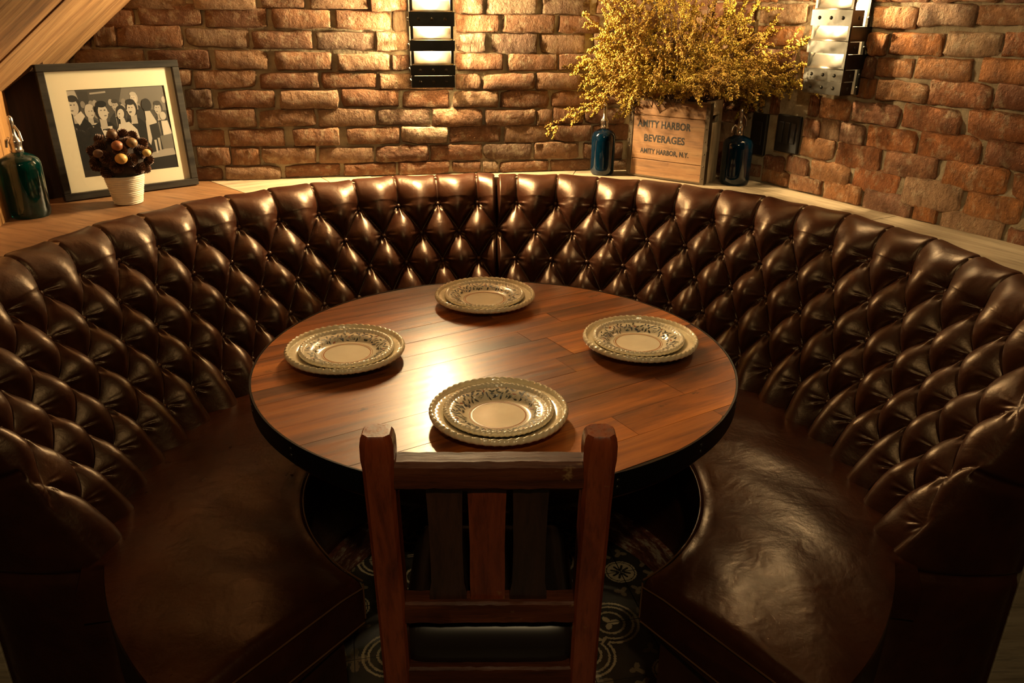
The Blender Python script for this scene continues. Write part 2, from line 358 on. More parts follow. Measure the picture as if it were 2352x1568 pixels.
def build_wall(name, M, rows, s_end, bmat, seed, holes=(), fl=1):
    r = random.Random(seed)
    nx, nz = int(s_end/.012), int(2.62/.014)
    xs = np.linspace(-.02, s_end, nx); zs = np.linspace(0, 2.62, nz); X, Z = np.meshgrid(xs, zs)
    Y = .004+.0030*fnoise(X, Z, seed)+.0012*RNG.standard_normal(X.shape)
    V = np.stack([fl*X, Y, Z], -1).reshape(-1, 3)
    Fc = [(j*nx+i, (j+1)*nx+i, (j+1)*nx+i+1, j*nx+i+1) for j in range(nz-1) for i in range(nx-1)]
    w = mesh(name, V, Fc, MORTAR, None, True); w.matrix_world = M
    w.location = M.translation; w.rotation_euler = M.to_euler()
    tag(w, kind='structure')
    variants = [brick_variant(seed*50+k) for k in range(16)]
    for v in variants: v.materials.append(bmat)
    full = []
    rows = [sorted(x) for x in rows]
    z0s = [np.mean([b[2] for b in q]) for q in rows]
    for q in rows:
        za = np.mean([b[2] for b in q]); zb = np.mean([b[3] for b in q]); out = list(q)
        gaps = []
        cur = .008
        for b in q:
            if b[0]-cur > .05: gaps.append((cur, b[0]-.012))
            cur = b[1]+.012
        gaps.append((cur, s_end-.005))
        for a, e in gaps:
            x = a; n = max(1, round((e-a)/.185)); st = (e-a)/n
            for i in range(n):
                out.append((x+r.uniform(0, .006), x+st-.012-r.uniform(0, .006), za+r.uniform(-.002, .002), zb+r.uniform(-.003, .003))); x += st
        full.append(out)
    z = max(np.mean([b[3] for b in q]) for q in rows)+.011; k = 0
    while z < 2.58:
        out = []; x = -.09*(k % 2)+.005
        while x < s_end-.03:
            L = r.choice([.175, .18, .185, .19, .09]) if r.random() < .9 else .12
            a, e = max(x, .004), min(x+L, s_end-.004)
            if e-a > .03: out.append((a, e, z+r.uniform(-.003, .003), z+.050+r.uniform(-.003, .003)))
            x += L+.012
        full.append(out); z += .0607; k += 1
    stuff = MB(); n = 0
    for out in full:
        for (a, e, za, zb) in out:
            if any(a < h[1] and e > h[0] and za < h[3] and zb > h[2] for h in holes):
                cut = False
                for h in holes:
                    if a < h[1] and e > h[0] and za < h[3] and zb > h[2]:
                        if h[0]-a > .03: e = h[0]-.004
                        elif e-h[1] > .03: a = h[1]+.004
                        else: cut = True
                if cut: continue
            v = r.choice(variants); sx, sz = (e-a)*.985+.004, (zb-za)+.005; pr = r.uniform(.010, .019)
            T = Matrix.LocRotScale(Vector((fl*(a+e)/2, 0, (za+zb)/2)), Matrix.Rotation(r.uniform(-.012, .012), 3, 'Y').to_euler(), Vector((sx, pr, sz)))
            if za < 1.9 and n < 298:
                o = bpy.data.objects.new('brick', v); COL.objects.link(o); o.parent = w; o.matrix_basis = T; n += 1
            else:
                stuff.add([T @ q.co for q in v.vertices], [tuple(p.vertices) for p in v.polygons])
    st = mesh('upper_brickwork', stuff.V, stuff.F, bmat, None, True); st.parent = w; st['kind'] = 'stuff'
    return w
build_wall('wall_back', M_BACK, ROWS_BACK, 2.35, BRICK_A, 3)
build_wall('wall_right', M_RIGHT, ROWS_RIGHT, 1.95, BRICK_B, 5, holes=[(.352, .46, 1.06, 1.19), (.245, .32, 1.04, 1.182)], fl=-1)

# left wall of vertical amber boards, up to the sloping boards
def left_x(y): return -1.308-(y-2.066)*.27
w = tag(mesh('wall_left', *(lambda b: (b.V, b.F))((lambda b: (b.prism([(left_x(2.75)-.03, 2.75), (left_x(1.38)-.03, 1.38), (left_x(1.38)-.06, 1.38), (left_x(2.75)-.06, 2.75)], 0, 2.6), b)[1])(MB())), BLACKP), kind='structure')
y = 2.36
while y > 1.40:
    y2 = max(y-.135, 1.385); b = MB()
    b.prism([(left_x(y-.002), y-.002), (left_x(y2+.002), y2+.002), (left_x(y2+.002)-.03, y2+.002), (left_x(y-.002)-.03, y-.002)], .0, 1.95)
    b.build('wall_board', WOOD_WALL, w); y = y2
# dark corner post between the boards and the brick
b = MB(); b.prism([(-1.385, 2.352), (-1.300, 2.425), (-1.34, 2.50), (-1.46, 2.47)], 0, 1.95)
tag(b.build('trim_1', mat_wood('dark_post_wood', [(.012, .006, .004), (.03, .014, .008), (.05, .022, .012)], 1, 'z', (.3, .45), .2, 3.)), kind='structure')

# sloping boards of the stair underside
P1 = Vector((-1.105, 2.637, 1.507)); e = Vector((.192, .033, .161)).normalized(); g = Vector((.08, -.99, .03)).normalized()
g = (g-e*g.dot(e)).normalized(); nn = e.cross(g).normalized()
if nn.z > 0: nn = -nn
sof = tag(mesh('sloping_soffit', [P1+e*a+g*c-nn*d for a in (-.46, 1.45) for c in (-.04, 1.95) for d in (.05, .09)], [(0,1,3,2), (4,6,7,5), (0,4,5,1), (2,3,7,6), (0,2,6,4), (1,5,7,3)], BLACKP), kind='structure')
sof.name = 'ceiling_slope'
c0 = -.03; rr_ = random.Random(4)
for wdt in (.115, .155, .20, .23, .19, .22, .2, .22, .2, .2):
    b = MB(); M3 = Matrix((g, e, -nn)).transposed()
    n_ = 26; lo = []; hi = []
    for i in range(n_+1):
        a = -.46+1.9*i/n_
        lo.append((c0+.003+(rr_.uniform(-.006, .006) if c0 < 0 else 0), a)); hi.append((c0+wdt-.004, a))
    b.prism(hi+lo[::-1], 0, .045)
    o = b.build('soffit_board', WOOD_SOFFIT)
    o.matrix_world = Matrix.Translation(P1-nn*rr_.uniform(0, .008)) @ M3.to_4x4()
    o.location = o.matrix_world.translation; o.rotation_euler = M3.to_euler()
    attach(o, sof); c0 += wdt
b = MB(); b.box((0, 1.4, 2.68), (4.6, 5.2, .06)); tag(b.build('ceiling', plain('dark_ceiling', (.05, .03, .02), .8)), kind='structure')

# ------------------------------------------------------------------ floor: encaustic tiles
TS = .19; TA = radians(11); TO = Vector((.354, 1.858, 0))
def tile_mesh():
    N = 72; V = []; Fc = []; MI = []
    h = TS/2-.0012
    for j in range(N+1):
        for i in range(N+1): V.append((-h+2*h*i/N, -h+2*h*j/N, 0))
    def pat(x, y):           # x, y from the medallion corner (0) to the rosette corner (1)
        r0 = hypot(x, y); X, Y = 1-x, 1-y; r1 = hypot(X, Y); th = atan2(Y, X)
        if r0 < .24:
            if r0 > .215: return 1
            if r0 > .20: return 0
            t = atan2(y, x); leaf = .105+.05*cos(8*t+pi)
            return 1 if (r0 > leaf and r0 > .04) else (1 if abs(x-y) < .012 else 0)
        # rosette outline: lobes along the axes
        def lobe(R):
            return min(hypot(X-.52, Y)-R, hypot(X, Y-.52)-R, r1-.52*R/.38)
        d = lobe(.38)
        if abs(d) < .018 or abs(d+.075) < .016: return 1
        if d < -.09:
            d2 = hypot(X-.30, Y-.30)
            if abs(hypot(X-.50, Y)-.20) < .018 or abs(hypot(X, Y-.50)-.20) < .018: return 1
            a, b = X-.5, Y; q = hypot(a*1.0, b*1.3)
            for a, b in ((X-.5, Y), (Y-.5, X)):
                q = hypot(a, b); t = atan2(b, a)
                if q < .085+.05*cos(3*t): return 1
            if r1 < .09+.05*cos(4*th): return 1
            if d2 < .06+.035*cos(3*atan2(Y-.30, X-.30)): return 1
            return 0
        # stars on the other two corners and small leaves
        for a, b in ((1-x, y), (x, 1-y)):
            q = hypot(a, b); t = atan2(b, a)
            if q < .13+.085*cos(4*t): return 2
        for a, b in ((x-.42, y-.12), (x-.12, y-.42)):
            q = hypot(a, b); t = atan2(b, a)
            if q < .075+.04*cos(3*t+1): return 2
        return 0
    for j in range(N):
        for i in range(N):
            a = j*(N+1)+i; Fc.append((a, a+1, a+N+2, a+N+1)); MI.append(pat((i+.5)/N, (j+.5)/N))
    n0 = len(V); cs = [0, N, (N+1)*(N+1)-1, (N+1)*N]
    for c in cs: V.append((V[c][0], V[c][1], -.012))
    for k in range(4):
        p = (k+1) % 4; Fc.append((cs[k], n0+k, n0+p, cs[p])); MI.append(0)
    me = bpy.data.meshes.new('tile'); me.from_pydata(V, [], Fc); me.update()
    t = NT('dark_tile_glaze'); n = t.noise(t.coord(), 14, 5, .65)
    t.set(Base_Color=t.ramp(n, [(.3, (.012, .011, .010)), (.7, (.035, .030, .024))]), Roughness=.45)
    c = NT('cream_tile_inlay'); n = c.noise(c.coord(), 18, 5, .65)
    c.set(Base_Color=c.ramp(n, [(.3, (.26, .21, .13)), (.7, (.50, .42, .28))]), Roughness=.5)
    d = plain('umber_tile_inlay', (.16, .12, .075), .5)
    for mt in (t.m, c.m, d): me.materials.append(mt)
    me.polygons.foreach_set('material_index', MI); return me
b = MB(); b.box((0, 1.4, -.04), (4.6, 5.2, .05)); fl = tag(b.build('floor', plain('dark_grout', (.03, .026, .02), .9)), kind='structure')
tm = tile_mesh()
ca, sa = cos(TA), sin(TA)
for i in range(-8, 6):
    for j in range(-9, 4):
        cx, cy = (i+.5)*TS, (j+.5)*TS
        X, Y = TO.x+cx*ca-cy*sa, TO.y+cx*sa+cy*ca
        if not (-.95 < X < .95 and .1 < Y < 2.4) : continue
        o = bpy.data.objects.new('tile', tm); COL.objects.link(o); o.location = (X, Y, RNG.uniform(-.0015, 0))
        # corner with the medallion at even lattice points
        mx, my = (i if i % 2 == 0 else i+1), (j if j % 2 == 0 else j+1)
        q = {(0, 0): 0, (1, 0): 1, (1, 1): 2, (0, 1): 3}[(mx-i, my-j)]
        o.rotation_euler = (0, 0, TA+q*pi/2); attach(o, fl)

# ------------------------------------------------------------------ banquette
SX, SY = .0105, 1.632
TH0 = radians(-.9); DTH = radians(7.1); ZR0, DZ = .875, .0855
KC = (1.118-.862)/(.958-.47)
END_OUT_R = Vector((1.105, 1.345)); END_OUT_L = Vector((-1.09, 1.372))
def back_profile():
    pts = []
    def rc(z): return .862+.022+KC*(max(z, .42)-.47)
    z = .004
    while z < .40: pts.append((rc(z)-1e-5*z, z)); z += .011
    z = .40
    while z < .885: pts.append((rc(z), z)); z += .0024
    # roll over the top
    c = np.array([rc(.885)+.034, .885+.004]); 
    P = [np.array([rc(.885), .885]), np.array([rc(.885)+.016, .922]), np.array([rc(.885)+.036, .938]), np.array([rc(.885)+.060, .9415])]
    out = []
    for i in range(1, 26):
        t = i/25; out.append((1-t)**3*P[0]+3*t*(1-t)**2*P[1]+3*t*t*(1-t)*P[2]+t**3*P[3])
    return np.array(pts+[tuple(p) for p in out])
PR = back_profile(); NP_ = len(PR)
tang = np.gradient(PR, axis=0); tang /= np.linalg.norm(tang, axis=1)[:, None]
NRM = np.stack([-tang[:, 1], tang[:, 0]], 1)          # towards the sitter / up
ARC = np.concatenate([[0], np.cumsum(np.linalg.norm(np.diff(PR, axis=0), axis=1))])
i885 = int(np.argmin(abs(PR[:, 1]-.885))); 
Bv = np.where(np.arange(NP_) <= i885, (ZR0-PR[:, 1])/DZ, (ZR0-.885)/DZ-(ARC-ARC[i885])/.0966)
def tuft(th, b):
    """pillow height 0..1 at angle th (array) and row coordinate b (array, rows down)"""
    A = (th-TH0)/DTH-.5
    p, q = A+b/2, b/2-A
    fp, fq = p-np.floor(p), q-np.floor(q)
    v = (fp+fq)/2
    e1 = .50
    core = (np.abs(np.sin(pi*fp))*np.abs(np.sin(pi*fq)))**e1
    core = core*(.82+.36*v)
    top = np.abs(np.sin(pi*A))**(2*e1)*(.82+.36*.5)
    kt_ = np.clip(-b*1.1, 0, 1)**.8
    top = (1-(.50-.38*np.clip(-b*.75-.2, 0, 1))*np.exp(-(np.abs(np.sin(pi*A))/.07)**1.3))*kt_+top*(1-kt_)
    h = np.where(b < 0, top, core)
    low = np.abs(np.sin(pi*A))**.8
    k = np.clip((b-4)/.7, 0, 1)
    h = np.where(b > 4, low*k+np.abs(np.sin(pi*A))**(2*e1)*(1-k), h)
    # gathers fanning out below each button
    j = np.round(b-.25); off = np.where(np.mod(j, 2) == 0, 0, .5); kx = np.round(A-off)+off
    dx = (A-kx)*.128; dy = (b-j)*.0966; rr = np.hypot(dx, dy)+1e-5; ph = np.arctan2(dx, dy)
    fan = np.exp(-((rr-.020)/.016)**2)*np.cos(ph*11+np.sin(kx*3.1+j*1.7)*1.5)*np.clip(np.cos(ph)*1.6, 0, 1)*np.where((b > -.3) & (b < 5), 1, 0)
    h = h+.12*fan
    return h
def back_side(sgn):
    a0 = TH0; n_arc = 680
    R_b = PR[:, 0]; thend = np.arccos(np.clip(-.305/R_b, -1, 1))
    N_END = 34
    V = np.zeros((NP_, n_arc+1+N_END, 3))
    u = np.linspace(0, 1, n_arc+1)
    TH = a0+np.outer(sgn*thend-a0, u); B2 = np.repeat(Bv[:, None], n_arc+1, 1)
    H = tuft(TH, B2)
    seam = np.abs(TH-TH0)*R_b[:, None]; H = H*np.clip(seam/.012, 0, 1)**.5
    edge = np.clip((1-u)*110/7.1/1.2, 0, 1)[None, :]      # the last pillows melt into the plain end
    H = H*edge**.5+.72*(1-edge**.5)
    top = np.clip((np.arange(NP_)-i885)/24., 0, 1)
    amp = .056-.036*top
    amp = amp*np.clip((PR[:, 1]-.34)/.08, .35, 1)
    lump = .002*np.sin(TH*23+B2*3)+.0015*np.sin(TH*51-B2*5)
    D = amp[:, None]*H+lump
    # rounded arris towards the end
    rd = (1-u)*2.0; D = D-.030*np.exp(-rd/.018)[None, :]
    R = R_b[:, None]+NRM[:, 0:1]*D; Z = PR[:, 1][:, None]+NRM[:, 1:2]*D
    X = SX+R*np.sin(TH); Y = SY+R*np.cos(TH)
    V[:, :n_arc+1] = np.stack([X, Y, Z], -1)
    out = END_OUT_R if sgn > 0 else END_OUT_L
    for k in range(1, N_END+1):
        w = k/N_END
        bx = V[:, n_arc, 0]*(1-w)+out.x*w; by = V[:, n_arc, 1]*(1-w)+out.y*w
        bul = .022*np.sin(pi*min(1, w*1.05))**.6
        crease = .016*np.exp(-((V[:, n_arc, 2]-(.665-.05*w))/.010)**2)*(1-w*.5)
        crease = crease+.012*np.exp(-((V[:, n_arc, 2]-(.435-.04*w))/.010)**2)
        V[:, n_arc+k, 0] = bx; V[:, n_arc+k, 1] = by-bul*np.clip(ARC/.05, 0, 1)*np.clip((ARC[-1]-ARC)/.02, 0, 1)+crease
        V[:, n_arc+k, 2] = V[:, n_arc, 2]*(1-w)+np.minimum(PR[:, 1], .94)*w
    nc = V.shape[1]; V = V.reshape(-1, 3)
    idx = np.arange(NP_*nc).reshape(NP_, nc)
    Fc = np.stack([idx[:-1, :-1], idx[:-1, 1:], idx[1:, 1:], idx[1:, :-1]], -1).reshape(-1, 4)
    if sgn < 0: Fc = Fc[:, ::-1]
    return V, Fc
def big_mesh(name, V, Fc, mat, parent):
    me = bpy.data.meshes.new(name); me.vertices.add(len(V)); me.vertices.foreach_set('co', V.astype(np.float32).ravel())
    me.loops.add(Fc.size); me.loops.foreach_set('vertex_index', Fc.astype(np.int32).ravel())
    me.polygons.add(len(Fc)); me.polygons.foreach_set('loop_start', np.arange(0, Fc.size, 4, dtype=np.int32))
    me.polygons.foreach_set('use_smooth', np.ones(len(Fc), bool)); me.update(calc_edges=True); me.validate()
    return link(name, me, mat, parent)
ban = empty('banquette', (SX, SY, 0), 'curved button-tufted brown leather booth bench wrapping around the round table', 'bench')
for sgn in (1, -1):
    V, Fc = back_side(sgn); big_mesh('backrest', V, Fc, LEATHER, ban)
# covered buttons
bb = MB(); bb.lathe([(0, .0065), (.0035, .006), (.0062, .0042), (.0082, .001), (.008, -.006), (.004, -.012)], 14); bme = bb.build('button', LEATHER); 
auto_smooth(bme, 60); first = True
for j in range(5):
    z = ZR0-DZ*j; r = .862+.022+KC*(z-.47)-.010
    for k in range(-17, 18):
        th = TH0+DTH*(k+(.5 if j % 2 == 0 else 0))
        if abs(th) > radians(106) or (j % 2 == 1 and k == 0): continue
        o = bme if first else bme.copy()
        if not first: COL.objects.link(o)
        first = False
        tilt = math.atan2(1, 1/KC)
        nrm = Vector((-sin(th)*cos(tilt), -cos(th)*cos(tilt), sin(tilt)))
        o.location = Vector((SX+r*sin(th), SY+r*cos(th), z)); o.rotation_euler = nrm.to_track_quat('Z', 'Y').to_euler()
        attach(o, ban)
# seat cushion: cushion section swept round the ring, plain radial ends
RS, RO, ZS, SE = .461, .875, .47, radians(143.5)
def seat_ring():
    prof = [(RO+.05, .33), (RO+.05, .40), (RO+.03, .455)]
    n_top = 26
    for i in range(n_top+1):
        w = i/n_top; r = RO+(RS+.022-RO)*w; prof.append((r, .462+.022*sin(pi*w)**.7))
    prof += [(RS+.010, .4665), (RS+.003, .460), (RS, .450), (RS, .43), (RS, .38), (RS+.004, .366), (RS+.014, .360)]
    prof = np.array(prof); na = 360; th = np.linspace(-SE, SE, na+1)
    V = []
    for k, t in enumerate(th):
        dist = (SE-abs(t))*.6
        rnd = np.clip(1-dist/.022, 0, 1); drop = .018*(1-sqrt(max(0, 1-rnd**2)))
        for i, (r, z) in enumerate(prof):
            rr = r
            if abs(t) > radians(112): rr = min(r, .862-.02*0)
            wob = .0025*sin(7*t+r*9)+.0016*sin(19*t-r*30)
            V.append((SX+rr*sin(t), SY+rr*cos(t), z-(drop if z > .44 else 0)+(wob if .455 < z else 0)))
    n = len(prof); V = np.array(V)
    idx = np.arange(len(V)).reshape(na+1, n)
    Fc = np.stack([idx[:-1, :-1], idx[:-1, 1:], idx[1:, 1:], idx[1:, :-1]], -1).reshape(-1, 4)[:, ::-1]
    Fc = [tuple(f) for f in Fc]+[tuple(idx[0]), tuple(idx[-1][::-1])]
    return V, Fc
V, Fc = seat_ring(); o = mesh('seat_cushion', V, Fc, LEATHER_SEAT, ban, True); auto_smooth(o, 50)
# piping round the seat edge and down its ends
pip = MB()
arc = [(SX+(RS+.002)*sin(t), SY+(RS+.002)*cos(t), .4635) for t in np.linspace(-SE, SE, 220)]
pip.tube(arc, .0019, 6)
for s in (-1, 1):
    t = s*SE
    pip.tube([(SX+(RS+.006+q)*sin(t+s*.004), SY+(RS+.006+q)*cos(t+s*.004), .448+.006*min(1, q/.05)) for q in np.linspace(0, .40, 24)], .0019, 6)
    pip.tube([(SX+(RS+.001)*sin(t), SY+(RS+.001)*cos(t), z) for z in (.455, .43, .40, .37)], .0018, 6)
    pip.tube([(SX+(RS+.006+q)*sin(t+s*.004), SY+(RS+.006+q)*cos(t+s*.004), .364) for q in np.linspace(0, .40, 24)], .0018, 6)
auto_smooth(pip.build('piping', plain('tan_piping', (.10, .045, .02), .4), ban), 60)
# upholstered plinth under the cushion and worn kick board at the floor
def ring(name, r0, r1, z0, z1, mat, se=SE-.04, n=160):
    V = []; th = np.linspace(-se, se, n+1)
    for t in th:
        for r, z in ((r0, z0), (r0, z1), (r1, z1), (r1, z0)): V.append((SX+r*sin(t), SY+r*cos(t), z))
    Fc = []
    for k in range(n):
        for i in range(4): a = k*4+i; b2 = k*4+(i+1) % 4; Fc.append((a, b2, b2+4, a+4))
    Fc += [(0, 3, 2, 1), (n*4, n*4+1, n*4+2, n*4+3)]
    return auto_smooth(mesh(name, V, Fc, mat, ban), 40)
ring('plinth', RS+.045, .86, .10, .362, LEATHER)
kt = NT('scuffed_kick_board'); nz = kt.noise(kt.coord((3, 3, 9)), 5, 6, .75)
kt.set(Base_Color=kt.ramp(nz, [(.42, (.07, .02, .012)), (.52, (.16, .05, .03)), (.6, (.40, .33, .25))]), Roughness=.6)
ring('kick_board', RS+.030, .855, .002, .105, kt.m)

# ------------------------------------------------------------------ ledge behind the backrest
led = empty('plank_ledge', (0, 2.6, .94), 'pale wooden plank ledge running behind the top of the leather booth', 'ledge')
def wall_hit(t):
    d = Vector((sin(t), cos(t))); best = 9
    for (o, dd) in ((CORNER, D_BACK), (CORNER, D_RIGHT)):
        den = d.x*dd.y-d.y*dd.x
        if abs(den) < 1e-6: continue
        ox, oy = o.x-SX, o.y-SY; r = (ox*dd.y-oy*dd.x)/den; s = (ox*d.y-oy*d.x)/den
        if r > 0 and s > -.001: best = min(best, r)
    # left wall  x = left_x(y)
    den = d.x+.27*d.y
    if den < -1e-6:
        r = (left_x(SY)-SX)/den
        if r > 0: best = min(best, r)
    return best+.004
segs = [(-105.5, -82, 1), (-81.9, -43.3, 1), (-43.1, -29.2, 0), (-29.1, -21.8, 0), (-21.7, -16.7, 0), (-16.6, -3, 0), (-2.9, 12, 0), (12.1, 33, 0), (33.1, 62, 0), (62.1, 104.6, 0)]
for i, (a, c_, kind) in enumerate(segs):
    a, c_ = radians(a), radians(c_); n = max(4, int((c_-a)/radians(1.5)))
    inn = []; outr = []
    corner_t = atan2(CORNER.x-SX, CORNER.y-SY)
    ts = sorted(set([a+(c_-a)*k/n for k in range(n+1)]+([corner_t] if a < corner_t < c_ else [])))
    for t in ts:
        ri = 1.128; inn.append((SX+ri*sin(t), SY+ri*cos(t)))
        ro = wall_hit(t); outr.append((SX+ro*sin(t), SY+ro*cos(t)))
    cm = Vector(((inn[0][0]+outr[-1][0])/2, (inn[0][1]+outr[-1][1])/2)); ang = -(a+c_)/2
    if abs(ang) < .5: ang = radians(9.8)
    elif ang < 0: ang = -radians(60.6)
    R2 = Matrix.Rotation(-ang, 2)
    P = [R2 @ (Vector(p)-cm) for p in (inn+outr[::-1])]
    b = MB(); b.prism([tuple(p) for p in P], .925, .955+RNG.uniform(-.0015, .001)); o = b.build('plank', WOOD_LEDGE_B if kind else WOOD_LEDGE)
    o.location = (cm.x, cm.y, 0); o.rotation_euler = (0, 0, ang); attach(o, led)
# boarded ends of the ledge, either side of the opening
def end_panel(x0, x1, y):
    b = MB(); b.box(((x0+x1)/2, y+.03, .465), (abs(x1-x0), .02, .92)); root = b.build('boarded_end', BLACKP, led)
    n = 4
    for k in range(n):
        a = x0+(x1-x0)*k/n; c_ = x0+(x1-x0)*(k+1)/n
        q = MB(); q.box(((a+c_)/2, y+.01, .466), (abs(c_-a)-.004, .02, .92), bev=.002); q.build('plank', WOOD_LEDGE, root)
end_panel(1.107, 1.62, 1.345); end_panel(-1.60, -1.092, 1.372)
# ------------------------------------------------------------------ table
TX, TY, TR, TZ = -.0073, 1.675, .54, .76
tab = empty('round_table', (TX, TY, 0), 'round varnished plank table with a black riveted iron rim in the middle of the booth', 'table')
ta = radians(31)
def clip_to_disc(x0, x1, y0, y1, R):
    """rectangle cut by a disc, as a polygon"""
    P = []
    def side(y, rev):
        if abs(y) >= R: return []
        h = sqrt(R*R-y*y); a, b = max(x0, -h), min(x1, h)
        return [] if b <= a else ([(a, y), (b, y)] if not rev else [(b, y), (a, y)])
    n = 10
    ys = [y0+(y1-y0)*k/n for k in range(n+1)]
    L = []; Rr = []
    for y in ys:
        s = side(y, False)
        if s: L.append(s[0]); Rr.append(s[1])
    return Rr+L[::-1] if len(L) > 1 else []
rr_ = random.Random(12); y = -TR
while y < TR-.004:
    wd = min(rr_.uniform(.062, .118), TR-y+.001); x = -TR
    if TR-(y+wd) < .03: wd = TR-y
    while x < TR:
        L = rr_.uniform(.45, .95); x1 = x+L
        if TR-x1 < .18: x1 = TR
        P = clip_to_disc(x+.0005, x1-.0005, y+.0005, y+wd-.0005, TR-.004)
        if P:
            cx = sum(p[0] for p in P)/len(P); cy = sum(p[1] for p in P)/len(P)
            b = MB(); top = TZ+rr_.uniform(-.0005, 0)
            b.prism([(p[0]-cx, p[1]-cy) for p in P], -.022, 0)
            o = b.build('plank', WOOD_TABLE); ca_, sa_ = cos(ta), sin(ta)
            o.location = (TX+cx*ca_-cy*sa_, TY+cx*sa_+cy*ca_, top); o.rotation_euler = (0, 0, ta); attach(o, tab)
        x = x1
    y += wd
b = MB(); b.lathe([(TR-.012, -.06), (TR-.012, -.024)], 96, (TX, TY, TZ)); auto_smooth(b.build('subtop', WOOD_DARK, tab))
b = MB(); b.lathe([(TR-.0035, -.001), (TR-.003, .0006), (TR+.0005, .0004), (TR+.001, -.001), (TR+.001, -.043), (TR-.003, -.044), (TR-.010, -.044), (TR-.0105, -.03)], 128, (TX, TY, TZ)); auto_smooth(b.build('iron_rim', IRON, tab), 50)
rb = MB(); rb.ball((0, 0, 0), .0035, 10, 6, (1, 1, .5)); rv = rb.build('rivet', STEEL, None, True); first = True
for k in range(16):
    for dz in (-.014, -.028):
        t = radians(-136+k*22.5); o = rv if first else rv.copy()
        if not first: COL.objects.link(o)
        first = False; d = Vector((sin(t), cos(t), 0)); o.location = Vector((TX, TY, TZ+dz))+d*(TR+.001); o.rotation_euler = d.to_track_quat('Z', 'Y').to_euler(); attach(o, tab)
b = MB(); b.lathe([(.045, .04), (.045, .08), (.035, .12), (.035, .62), (.06, .66), (.10, .69), (.10, .70)], 32, (TX, TY, 0)); auto_smooth(b.build('pedestal', IRON, tab))
b = MB(); b.lathe([(.24, .0), (.24, .012), (.20, .022), (.06, .05), (.045, .06)], 48, (TX, TY, 0)); auto_smooth(b.build('base', IRON, tab))

# ------------------------------------------------------------------ plates
def glaze(name, c1, c2):
    t = NT(name); v = t.coord((1, 1, 1), 3.)
    n = t.noise(v, 16, 4, .6)
    t.set(Base_Color=t.ramp(n, [(.3, c1), (.7, c2)]), Roughness=.16, Coat_Weight=.5, Coat_Roughness=.06)
    t.bump(t.noise(v, 30, 2, .5), .10, .002); return t.m
CREAM = glaze('cream_glaze', (.66, .56, .36), (.78, .68, .46)); CREAM2 = glaze('pale_cream_glaze', (.70, .62, .44), (.80, .71, .51))
def rope(R, n, amp, tw):
    def fn(r, z, t):
        k = np.clip((r-(R-.0125))/.004, 0, 1)
        if k > 0:
            w = abs(sin(n*t/2+tw*(r-R)*260)); return r+amp*k*(w-.5)*.5, z+amp*k*(w-.6)
        return r, z
    return fn
def plate_profile(R, well, h, rimw):
    top = [(0, .0058), (well*.5, .0056), (well, .0054), (well+.006, .0062), (well+.014, .0095), (R-rimw, h*.66), (R-.022, h*.84), (R-.013, h*.92), (R-.011, h*.90), (R-.009, h*1.10), (R-.0065, h*1.22), (R-.004, h*1.20), (R-.0012, h*1.08), (R, h*.95)]
    bot = [(R-.001, h*.80), (R-.006, h*.70), (R-.014, h*.62), (R-rimw, h*.40), (well+.010, .0040), (well*.92, .0018), (well*.90, 0), (well*.86, 0), (well*.84, .0018), (0, .0018)]
    return top, bot
def build_plate(name, R, well, h, rimw, mat, n, label, group, cat='plate'):
    root = empty(name, (0, 0, 0), label, cat, group)
    top, bot = plate_profile(R, well, h, rimw)
    b = MB(); prof = top+bot; b.lathe(prof, 320, (0, 0, 0), 0, rope(R, n, .0030, 1.))
    o = b.build('dish', mat, root); auto_smooth(o, 70)
    return root, (lambda r: float(np.interp(r, [p[0] for p in top], [p[1] for p in top])))
dinner, zf = build_plate('dinner_plate', .134, .083, .026, .036, CREAM, 52, '', 'large rope-edged plates under the small ones')
salad, zs = build_plate('salad_plate', .1065, .056, .021, .034, CREAM2, 62, '', 'small flower-banded plates on the large ones')
# painted band of leaves and the two thin rings, thin glaze relief on the small plate
INK = plain('grey_green_underglaze', (.075, .080, .060), .25); INK2 = plain('rust_underglaze', (.26, .07, .03), .25); INK3 = plain('slate_underglaze', (.10, .11, .12), .25)
b = MB(); r_ = random.Random(3)
def leaf(b, r, t, ang, L, W, mi):
    pts = []
    for k in range(8):
        u = k/7; 
        pts.append((u*L-L/2, W*sin(pi*u)**.8*(1-.35*u)+.25*L*(u-.5)**2))
    for k in range(7, -1, -1):
        u = k/7; pts.append((u*L-L/2, -W*.35*sin(pi*u)+.25*L*(u-.5)**2))
    V = []
    for (x, y) in pts:
        X = x*cos(ang)-y*sin(ang); Y = x*sin(ang)+y*cos(ang)
        rr = r+Y; tt = t+X/r; V.append((rr*cos(tt), rr*sin(tt), zs(rr)+.0004))
    n = 8
    for k in range(n-1): b.add([V[k], V[k+1], V[2*n-2-k], V[2*n-1-k]], [(0, 1, 2, 3)], mi)
for k in range(26):
    t = 2*pi*k/26
    for q in range(5):
        rr = .0665+.0245*((q*.37+k*.21) % 1); a = t+q*.05+r_.uniform(-.02, .02)
        leaf(b, rr, a, r_.choice([-1, 1])*(.5+q*.35)+(k % 2)*1.2, r_.uniform(.009, .0135), r_.uniform(.0026, .0042), 1 if (k*5+q) % 17 == 0 else (2 if q % 3 == 0 else 0))
    pr = [(.078+.009*sin(6.5*(t+w)*2), t+w) for w in np.linspace(0, 2*pi/26, 9)]
    for (r0, t0), (r1, t1) in zip(pr, pr[1:]):
        V = [(rr*cos(tt), rr*sin(tt), zs(rr)+.0004) for rr, tt in ((r0, t0), (r1, t1), (r1+.0006, t1), (r0+.0006, t0))]; b.add(V, [(0, 1, 2, 3)], 0)
o = b.build('leaf_band', [INK, INK2, INK3], salad)
b = MB()
